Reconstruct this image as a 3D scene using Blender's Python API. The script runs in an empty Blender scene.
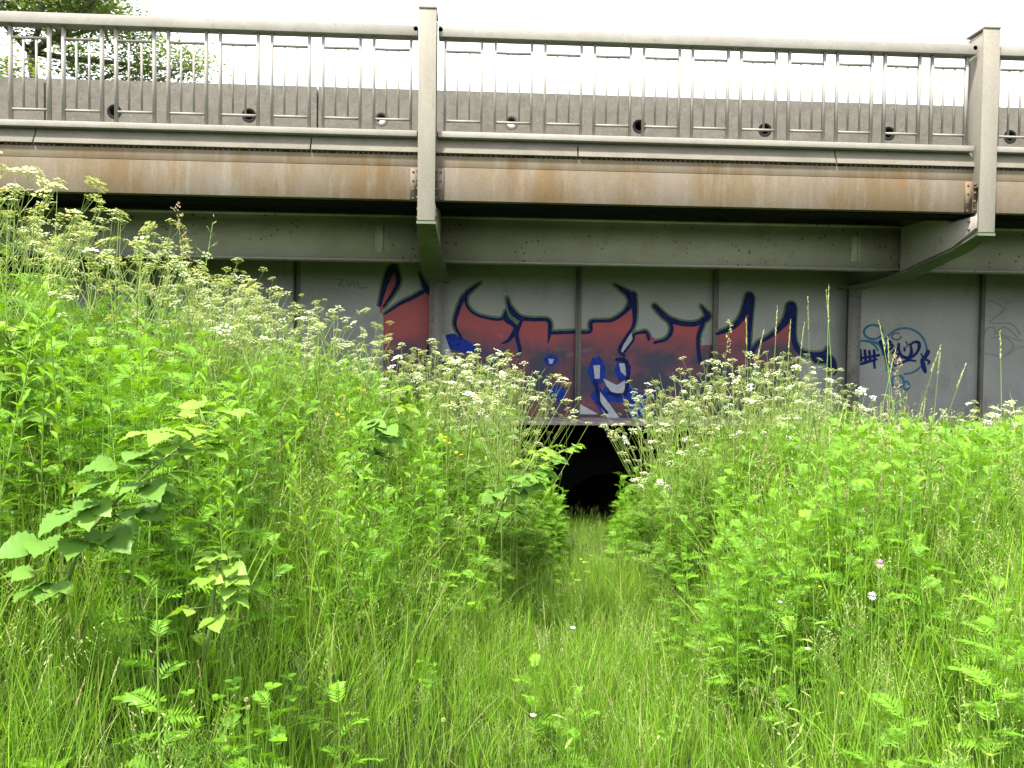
import bpy, math, random
import numpy as np
random.seed(7); rng=np.random.default_rng(11)
PI=math.pi
scene=bpy.context.scene; COL=scene.collection
EYE=1.62                      # camera height above the near ground; heights below are measured from the eye level
SKETCH=False
# ------------------------------------------------------------------ helpers
def link(o,parent=None):
    COL.objects.link(o)
    if parent is not None: o.parent=parent
    return o
def tag(o,label=None,cat=None,group=None,kind=None):
    if label: o['label']=label
    if cat: o['category']=cat
    if group: o['group']=group
    if kind: o['kind']=kind
    return o
def empty(name,loc=(0,0,0),rz=0.0,parent=None):
    o=bpy.data.objects.new(name,None); o.location=loc; o.rotation_euler=(0,0,rz); o.empty_display_size=.1
    return link(o,parent)
class Geo:
    """collects vertices and faces for one mesh"""
    def __init__(s): s.V=[]; s.F=[]; s.M=[]; s.T=[]
    def add(s,vs,fs,m=0,tone=0.5):
        b=len(s.V); s.V+= [tuple(v) for v in vs]; s.T+=[tone]*len(vs)
        for f in fs: s.F.append(tuple(b+i for i in f)); s.M.append(m)
    def box(s,x0,x1,y0,y1,z0,z1,m=0):
        v=[(x,y,z) for z in (z0,z1) for y in (y0,y1) for x in (x0,x1)]
        s.add(v,[(0,2,3,1),(4,5,7,6),(0,1,5,4),(2,6,7,3),(0,4,6,2),(1,3,7,5)],m)
    def prism(s,poly,x0,x1,m=0):
        """polygon in (y,z) extruded along x"""
        n=len(poly); v=[(x0,y,z) for y,z in poly]+[(x1,y,z) for y,z in poly]
        s.add(v,[tuple(range(n)),tuple(range(2*n-1,n-1,-1))]+[(i,n+i,n+(i+1)%n,(i+1)%n) for i in range(n)],m)
    def tube(s,pts,rad,n=5,m=0,tone=.5,cap=True):
        pts=[np.array(p,float) for p in pts]; k=len(pts)
        if not hasattr(rad,'__len__'): rad=[rad]*k
        vs=[]
        for i,p in enumerate(pts):
            d=pts[min(i+1,k-1)]-pts[max(i-1,0)]; d=d/(np.linalg.norm(d)+1e-9)
            a=np.cross(d,(0,0,1.)) if abs(d[2])<.95 else np.cross(d,(1.,0,0)); a/=np.linalg.norm(a)+1e-9; b=np.cross(d,a)
            for j in range(n):
                t=2*PI*j/n; vs.append(p+rad[i]*(math.cos(t)*a+math.sin(t)*b))
        fs=[(i*n+j,i*n+(j+1)%n,(i+1)*n+(j+1)%n,(i+1)*n+j) for i in range(k-1) for j in range(n)]
        if cap: fs+=[tuple(range(n-1,-1,-1)),tuple((k-1)*n+j for j in range(n))]
        s.add(vs,fs,m,tone)
    def arrays(s):
        V=np.array(s.V,float).reshape(-1,3); L=np.array([i for f in s.F for i in f],np.int32)
        N=np.array([len(f) for f in s.F],np.int32); return V,L,N,np.array(s.M,np.int32),np.array(s.T,float)
    def mesh(s,name,mats): return mesh_np(name,*s.arrays(),mats)
    def build(s,name,mats,parent=None,smooth=False,bevel=0):
        if not isinstance(mats,(list,tuple)): mats=[mats]
        me=s.mesh(name,mats)
        if smooth: me.polygons.foreach_set('use_smooth',[True]*len(me.polygons))
        o=bpy.data.objects.new(name,me); link(o,parent)
        if bevel:
            b=o.modifiers.new('bevel','BEVEL'); b.width=bevel; b.segments=2; b.limit_method='ANGLE'; b.angle_limit=.6
        return o
def mesh_np(name,V,L,N,M,T,mats):
    me=bpy.data.meshes.new(name); me.vertices.add(len(V)); me.vertices.foreach_set('co',V.astype(np.float32).ravel())
    me.loops.add(len(L)); me.loops.foreach_set('vertex_index',L)
    me.polygons.add(len(N)); st=np.zeros(len(N),np.int32); st[1:]=np.cumsum(N)[:-1]
    me.polygons.foreach_set('loop_start',st); me.polygons.foreach_set('loop_total',N)
    for m in mats: me.materials.append(m)
    me.polygons.foreach_set('material_index',M)
    at=me.attributes.new('tone','FLOAT','POINT'); at.data.foreach_set('value',T.astype(np.float32))
    me.update(calc_edges=True); me.validate(); return me
def bake(name,tmpls,places,mats,smooth=False):
    """many copies of templates in ONE mesh (only for uncountable stuff). places: (template, x,y,z, rotz, scale, zscale, leanx, leany)"""
    arr=[t.arrays() for t in tmpls]; Vs=[];Ls=[];Ns=[];Ms=[];Ts=[];b=0
    for (k,x,y,z,rz,sc,zs,lx,ly) in places:
        V,L,N,M,T=arr[k]; c,s=math.cos(rz),math.sin(rz)
        W=np.empty_like(V); W[:,0]=(V[:,0]*c-V[:,1]*s)*sc; W[:,1]=(V[:,0]*s+V[:,1]*c)*sc; W[:,2]=V[:,2]*sc*zs
        W[:,0]+=W[:,2]*lx; W[:,1]+=W[:,2]*ly; W+=np.array((x,y,z))
        Vs.append(W); Ls.append(L+b); Ns.append(N); Ms.append(M); Ts.append(np.clip(T*.4+rng.random()*.6,0,1)); b+=len(V)
    me=mesh_np(name,np.concatenate(Vs),np.concatenate(Ls),np.concatenate(Ns),np.concatenate(Ms),np.concatenate(Ts),mats)
    if smooth: me.polygons.foreach_set('use_smooth',[True]*len(me.polygons))
    return link(bpy.data.objects.new(name,me))
# ------------------------------------------------------------------ materials
def lin(r,g,b):
    f=lambda c:(c/255/12.92 if c/255<=.04045 else ((c/255+.055)/1.055)**2.4)
    return (f(r),f(g),f(b),1)
def newmat(name):
    m=bpy.data.materials.new(name); m.use_nodes=True; nt=m.node_tree; return m,nt,nt.nodes['Principled BSDF']
def node(nt,t,**kw):
    n=nt.nodes.new(t)
    for k,v in kw.items():
        if k in n.inputs: n.inputs[k].default_value=v
        else: setattr(n,k,v)
    return n
def noise(nt,vec,scale,detail=6,rough=.6,dist=0):
    n=node(nt,'ShaderNodeTexNoise'); n.inputs['Scale'].default_value=scale; n.inputs['Detail'].default_value=detail
    n.inputs['Roughness'].default_value=rough; n.inputs['Distortion'].default_value=dist
    nt.links.new(vec,n.inputs['Vector']); return n.outputs['Fac']
def mapping(nt,sc=(1,1,1),loc=(0,0,0)):
    g=nt.nodes.new('ShaderNodeNewGeometry'); m=nt.nodes.new('ShaderNodeMapping'); m.inputs['Scale'].default_value=sc; m.inputs['Location'].default_value=loc
    nt.links.new(g.outputs['Position'],m.inputs['Vector']); return m.outputs['Vector']
def ramp(nt,fac,stops):
    r=nt.nodes.new('ShaderNodeValToRGB'); e=r.color_ramp.elements
    while len(e)<len(stops): e.new(.5)
    for i,(p,c) in enumerate(stops): e[i].position=p; e[i].color=c if len(c)==4 else (*c,1)
    nt.links.new(fac,r.inputs['Fac']); return r.outputs['Color']
def mix(nt,fac,a,b,mode='MIX'):
    m=nt.nodes.new('ShaderNodeMix'); m.data_type='RGBA'; m.blend_type=mode
    for s,v in ((m.inputs[0],fac),(m.inputs[6],a),(m.inputs[7],b)):
        if hasattr(v,'default_value') or hasattr(v,'is_linked'): nt.links.new(v,s)
        else: s.default_value=v
    return m.outputs[2]
def bump(nt,h,bs,strength=.3,dist=.01):
    b=nt.nodes.new('ShaderNodeBump'); b.inputs['Strength'].default_value=strength; b.inputs['Distance'].default_value=dist
    nt.links.new(h,b.inputs['Height']); nt.links.new(b.outputs['Normal'],bs.inputs['Normal'])
G=lambda v:(v,v,v,1)
def mat_surface(name,base,alt,stain,scale=3,stain_amt=(.55,.7),streak=(1,1,1),rough=.75,bmp=.25,grain=60,speck=None,metal=0):
    m,nt,bs=newmat(name); p=mapping(nt); ps=mapping(nt,streak,(3.1,1.7,.4))
    c=mix(nt,ramp(nt,noise(nt,ps,scale),[(.35,G(0)),(.65,G(1))]),base,alt)
    c=mix(nt,ramp(nt,noise(nt,ps,scale*2.3,8,.65),[(stain_amt[0],G(0)),(stain_amt[1],G(1))]),c,stain)
    gr=noise(nt,p,grain,3,.6)
    c=mix(nt,1.0,c,ramp(nt,gr,[(.2,G(.78)),(.8,G(1.15))]),'MULTIPLY')
    if speck:
        v=nt.nodes.new('ShaderNodeTexVoronoi'); v.inputs['Scale'].default_value=speck[1]; nt.links.new(p,v.inputs['Vector'])
        rad=ramp(nt,v.outputs['Distance'],[(.10,G(1)),(.22,G(0))]); msk=ramp(nt,noise(nt,p,speck[2],3),[(speck[3],G(0)),(speck[3]+.05,G(1))])
        c=mix(nt,mix(nt,1.0,rad,msk,'MULTIPLY'),c,speck[0])
    nt.links.new(c,bs.inputs['Base Color']); bs.inputs['Roughness'].default_value=rough; bs.inputs['Metallic'].default_value=metal; bs.inputs['Specular IOR Level'].default_value=.22
    if bmp: bump(nt,gr,bs,bmp,.004)
    return m
def mat_leaf(name,c1,c2,c3=None,trans=.35,rough=.5,island=.5,dry=None):
    """thin leaf: gloss + diffuse + light shining through; colour varies from plant to plant and leaf to leaf"""
    m,nt,bs=newmat(name); g=nt.nodes.new('ShaderNodeNewGeometry'); a=nt.nodes.new('ShaderNodeAttribute'); a.attribute_name='tone'
    ma=node(nt,'ShaderNodeMath',operation='MULTIPLY'); nt.links.new(g.outputs['Random Per Island'],ma.inputs[0]); ma.inputs[1].default_value=island
    mb=node(nt,'ShaderNodeMath',operation='MULTIPLY_ADD'); nt.links.new(a.outputs['Fac'],mb.inputs[0]); mb.inputs[1].default_value=1-island; nt.links.new(ma.outputs[0],mb.inputs[2])
    st=[(.1,c1),(.75,c2)]
    if c3: st.append((.97,c3))
    c=ramp(nt,mb.outputs[0],st)
    if dry:
        mc=node(nt,'ShaderNodeMath',operation='GREATER_THAN'); nt.links.new(g.outputs['Random Per Island'],mc.inputs[0]); mc.inputs[1].default_value=1-dry[1]
        c=mix(nt,mc.outputs[0],c,dry[0])
    nt.links.new(c,bs.inputs['Base Color']); bs.inputs['Roughness'].default_value=rough; bs.inputs['Specular IOR Level'].default_value=.16
    tr=nt.nodes.new('ShaderNodeBsdfTranslucent'); tc=mix(nt,1.0,c,(1.35,1.25,.5,1),'MULTIPLY'); nt.links.new(tc,tr.inputs['Color'])
    ms=nt.nodes.new('ShaderNodeMixShader'); ms.inputs[0].default_value=trans
    nt.links.new(bs.outputs[0],ms.inputs[1]); nt.links.new(tr.outputs[0],ms.inputs[2])
    nt.links.new(ms.outputs[0],nt.nodes['Material Output'].inputs['Surface']); return m
def plain(name,c,rough=.7,nz=.12):
    m,nt,bs=newmat(name); n=noise(nt,mapping(nt),25,4); nt.links.new(mix(nt,1.0,c,ramp(nt,n,[(.3,G(1-nz)),(.7,G(1+nz))]),'MULTIPLY'),bs.inputs['Base Color'])
    bs.inputs['Roughness'].default_value=rough; bs.inputs['Specular IOR Level'].default_value=.12; return m
M={}
M['post']=mat_surface('galvanised_painted_steel',(.25,.225,.185,1),(.215,.195,.16,1),(.15,.13,.10,1),2.5,(.6,.8),(3,3,.6),.6,.12,90)
M['rail']=mat_surface('weathered_rail_steel',(.27,.25,.22,1),(.23,.21,.185,1),(.15,.125,.10,1),4,(.6,.8),(1,1,1),.55,.12,90)
M['coping']=mat_surface('coping_concrete',(.18,.163,.132,1),(.145,.13,.105,1),(.11,.10,.075,1),3,(.6,.8),(1,1,2),.9,.5,70)
M['barrier']=mat_surface('barrier_concrete',(.15,.138,.115,1),(.118,.108,.09,1),(.17,.16,.135,1),7,(.55,.72),(1,1,1.2),.95,.6,38,((.04,.037,.03,1),26,3,.55))
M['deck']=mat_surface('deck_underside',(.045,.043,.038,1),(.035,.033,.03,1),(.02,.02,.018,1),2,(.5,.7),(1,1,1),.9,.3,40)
M['beam']=mat_surface('grey_green_beam_paint',(.40,.37,.345,1),(.32,.295,.27,1),(.33,.25,.22,1),1.8,(.55,.75),(1,1,1),.6,.1,50,((.10,.05,.03,1),13,1.6,.49))
M['web']=mat_surface('grey_girder_paint',(.335,.335,.34,1),(.28,.28,.28,1),(.21,.205,.20,1),1.2,(.55,.8),(1,1,.7),.6,.08,40,((.1,.08,.06,1),9,1.5,.66))
M['stiff']=mat_surface('shaded_stiffener_paint',(.2,.185,.18,1),(.15,.14,.135,1),(.09,.065,.055,1),2,(.55,.8),(1,1,.5),.6,.08,40)  # darker than the web paint: the stiffeners' shade is in the colour
M['soffit']=mat_surface('green_bracket_underside',(.10,.125,.075,1),(.14,.16,.11,1),(.06,.07,.045,1),4,(.55,.7),(1,1,1),.8,.2,60)  # darker and greener than the beam paint
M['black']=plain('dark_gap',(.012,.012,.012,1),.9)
M['flange']=mat_surface('flange_paint',(.36,.29,.30,1),(.3,.25,.25,1),(.14,.1,.09,1),5,(.5,.7),(1,1,1),.6,.15,60)
M['rivet']=plain('rusty_rivet',(.09,.07,.06,1),.7)
M['shade_black']=plain('shade_black_concrete',(.006,.006,.006,1),1)  # near black: the shade under the bridge is put into the colour
M['baluster']=plain('baluster_paint',(.50,.47,.43,1),.6,.1)
M['asphalt']=plain('asphalt',(.05,.05,.05,1),.9)
def mat_fascia():
    m,nt,bs=newmat('rust_streaked_fascia'); p=mapping(nt)
    N=lambda sc,loc,s,d=6,r=.6: noise(nt,mapping(nt,sc,loc),s,d,r)
    c=mix(nt,ramp(nt,N((1,1,.5),(0,0,0),1.1),[(.36,G(0)),(.62,G(1))]),(.145,.118,.082,1),(.115,.076,.036,1))
    c=mix(nt,ramp(nt,N((1.1,1,.5),(5,2,1),1.0),[(.5,G(0)),(.66,G(.85))]),c,(.155,.13,.105,1))
    c=mix(nt,ramp(nt,N((1.3,1,.7),(9,2,7),1.1,7,.68),[(.55,G(0)),(.7,G(.8))]),c,(.165,.088,.03,1))
    c=mix(nt,ramp(nt,N((7,7,.9),(2,0,3),1.0,8,.7),[(.5,G(0)),(.72,G(.5))]),c,(.22,.205,.18,1))
    c=mix(nt,ramp(nt,N((5,5,.7),(8,1,4),1.3,8,.7),[(.54,G(0)),(.8,G(.35))]),c,(.07,.05,.03,1))
    c=mix(nt,ramp(nt,N((1,1,1),(1,7,4),6,8,.75),[(.55,G(0)),(.7,G(.3))]),c,(.10,.075,.05,1))
    c=mix(nt,1.0,c,ramp(nt,noise(nt,p,70,3),[(.2,G(.82)),(.8,G(1.15))]),'MULTIPLY')
    nt.links.new(c,bs.inputs['Base Color']); bs.inputs['Roughness'].default_value=.85; bs.inputs['Specular IOR Level'].default_value=.2; bump(nt,noise(nt,p,30,5),bs,.25,.004); return m
M['fascia']=mat_fascia()
def mat_spray():
    m,nt,bs=newmat('red_to_black_spray_paint'); g=nt.nodes.new('ShaderNodeNewGeometry'); s=nt.nodes.new('ShaderNodeSeparateXYZ'); nt.links.new(g.outputs['Position'],s.inputs[0])
    a=node(nt,'ShaderNodeMath',operation='MULTIPLY_ADD'); nt.links.new(noise(nt,mapping(nt),2.2,3),a.inputs[0]); a.inputs[1].default_value=.5; nt.links.new(s.outputs['Z'],a.inputs[2])
    r=node(nt,'ShaderNodeMapRange'); nt.links.new(a.outputs[0],r.inputs[0]); r.inputs[1].default_value=EYE+.42; r.inputs[2].default_value=EYE+.72
    c=mix(nt,r.outputs[0],(.014,.013,.05,1),(.31,.028,.038,1))
    c=mix(nt,ramp(nt,noise(nt,mapping(nt,(1,1,1),(4,0,2)),2.5,3),[(.45,G(0)),(.62,G(.55))]),c,(.22,.025,.035,1))
    c=mix(nt,ramp(nt,noise(nt,mapping(nt,(1,1,3),(1,0,9)),1.3,3),[(.6,G(0)),(.7,G(.35))]),c,(.2,.17,.15,1))
    nt.links.new(c,bs.inputs['Base Color']); bs.inputs['Roughness'].default_value=.5; return m
M['spray_red']=mat_spray()
M['spray_blue']=plain('navy_spray_paint',(.010,.016,.085,1),.8,.5)
M['spray_cobalt']=plain('cobalt_spray_paint',(.014,.034,.26,1),.8,.5)
M['spray_green']=plain('green_overspray',(.11,.15,.085,1),.6,.2)
M['spray_pale']=plain('pale_lilac_spray_paint',(.38,.38,.44,1),.6,.15)
M['spray_teal']=plain('teal_spray_paint',(.03,.12,.21,1),.6,.3)
M['spray_navy']=plain('dark_tag_ink',(.008,.018,.10,1),.8,.4)
M['spray_grey']=plain('faint_grey_tag_ink',(.19,.195,.195,1),.6,.1)
# plants
M['grass']=mat_leaf('grass_blades',(.085,.19,.014,1),(.21,.38,.035,1),(.27,.39,.05,1),.42,.5,.75,((.38,.36,.17,1),.04))
M['tansy']=mat_leaf('ferny_leaves',(.07,.185,.014,1),(.155,.32,.02,1),(.25,.42,.03,1),.35,.55,.45)
M['lance']=mat_leaf('lance_leaves',(.085,.21,.015,1),(.17,.34,.022,1),(.25,.41,.04,1),.4,.45,.45)
M['stemg']=mat_leaf('green_stems',(.1,.2,.025,1),(.18,.3,.05,1),None,.1,.5,.5)
M['pstem']=mat_leaf('parsley_stems',(.12,.19,.035,1),(.22,.30,.07,1),None,.1,.5,.5)
M['pleaf']=mat_leaf('parsley_leaves',(.08,.17,.02,1),(.14,.25,.035,1),(.19,.31,.05,1),.35,.55,.5)
M['floret']=mat_leaf('yellow_green_florets',(.27,.34,.14,1),(.44,.49,.29,1),(.74,.75,.62,1),.35,.7,.9)
M['floretw']=mat_leaf('white_florets',(.62,.65,.50,1),(.82,.82,.76,1),(.85,.85,.8,1),.3,.7,.8)
M['bramble']=mat_leaf('bramble_leaves',(.065,.155,.022,1),(.115,.23,.035,1),(.165,.29,.05,1),.3,.42,.7)
M['brambley']=mat_leaf('young_bramble_leaves',(.13,.27,.035,1),(.2,.34,.05,1),(.26,.36,.06,1),.4,.45,.8)
M['cane']=plain('bramble_cane',(.12,.17,.05,1),.5,.3)
M['seed']=mat_leaf('pale_seed_heads',(.30,.36,.12,1),(.45,.45,.24,1),(.55,.52,.33,1),.3,.7,.6)
M['seedb']=mat_leaf('brown_seed_heads',(.28,.2,.12,1),(.4,.3,.2,1),None,.2,.8,.6)
M['yellow']=plain('yellow_petals',(.75,.6,.02,1),.5,.1)
M['white']=plain('white_petals',(.8,.8,.8,1),.6,.05)
M['pink']=plain('pink_clover',(.6,.3,.45,1),.7,.3)
M['treeleaf']=mat_leaf('tree_leaves',(.10,.15,.06,1),(.17,.24,.1,1),(.24,.31,.14,1),.35,.5,.9)
M['bark']=mat_surface('bark',(.12,.1,.075,1),(.08,.065,.05,1),(.05,.045,.035,1),8,(.5,.7),(1,1,.3),.95,.6,40)
def mat_soil():
    m,nt,bs=newmat('soil_and_moss'); p=mapping(nt)
    c=ramp(nt,noise(nt,p,3,8,.65),[(.3,(.02,.03,.008,1)),(.55,(.03,.05,.012,1)),(.75,(.045,.05,.02,1))])
    nt.links.new(c,bs.inputs['Base Color']); bs.inputs['Roughness'].default_value=1; bs.inputs['Specular IOR Level'].default_value=.03; bump(nt,noise(nt,p,12,8),bs,.6,.03); return m
M['soil']=mat_soil()
# ------------------------------------------------------------------ ground
def S(t): t=min(1,max(0,t)); return t*t*(3-2*t)
def xc(Y): return .165*Y-.1
def ground(X,Y):
    """height of the ground relative to eye level"""
    b=-1.62-.062*(max(Y,1)-2)
    c=xc(min(Y,10))
    t=(c-.3-X)/1.75; l=1.32*(t if t<.6 else .6+.4*S((t-.6)/.9))*S((Y-.9)/1.8) if t>0 else 0
    l+=1.2*S((-X-3.5)/6)
    r=.66*S((X-c-.3)/1.3)*S((Y-1.2)/2.0)+.5*S((X-6)/8)
    z=b+l+r
    if Y>9.6: z-= .75*S((Y-9.6)/2.2)*(1-S((Y-18)/3))
    z+=.05*math.sin(X*2.3+1)*math.sin(Y*1.9)+.025*math.sin(X*6.1)*math.sin(Y*5.3+2)
    if Y>20: z+= min(2.5,(Y-20)*.35)
    return z
def build_ground():
    xs=np.concatenate([np.linspace(-900,-12,10),np.linspace(-11,14,126),np.linspace(15,900,10)])
    ys=np.concatenate([np.linspace(-900,-4,8),np.linspace(-3,22,126),np.linspace(23,900,10)])
    g=Geo(); nx=len(xs)
    vs=[(x,y,ground(x,max(-3,min(y,30)))+EYE) for y in ys for x in xs]
    g.add(vs,[(j*nx+i,j*nx+i+1,(j+1)*nx+i+1,(j+1)*nx+i) for j in range(len(ys)-1) for i in range(nx-1)])
    o=g.build('ground',M['soil'],smooth=True); tag(o,kind='structure')
build_ground()
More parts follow.
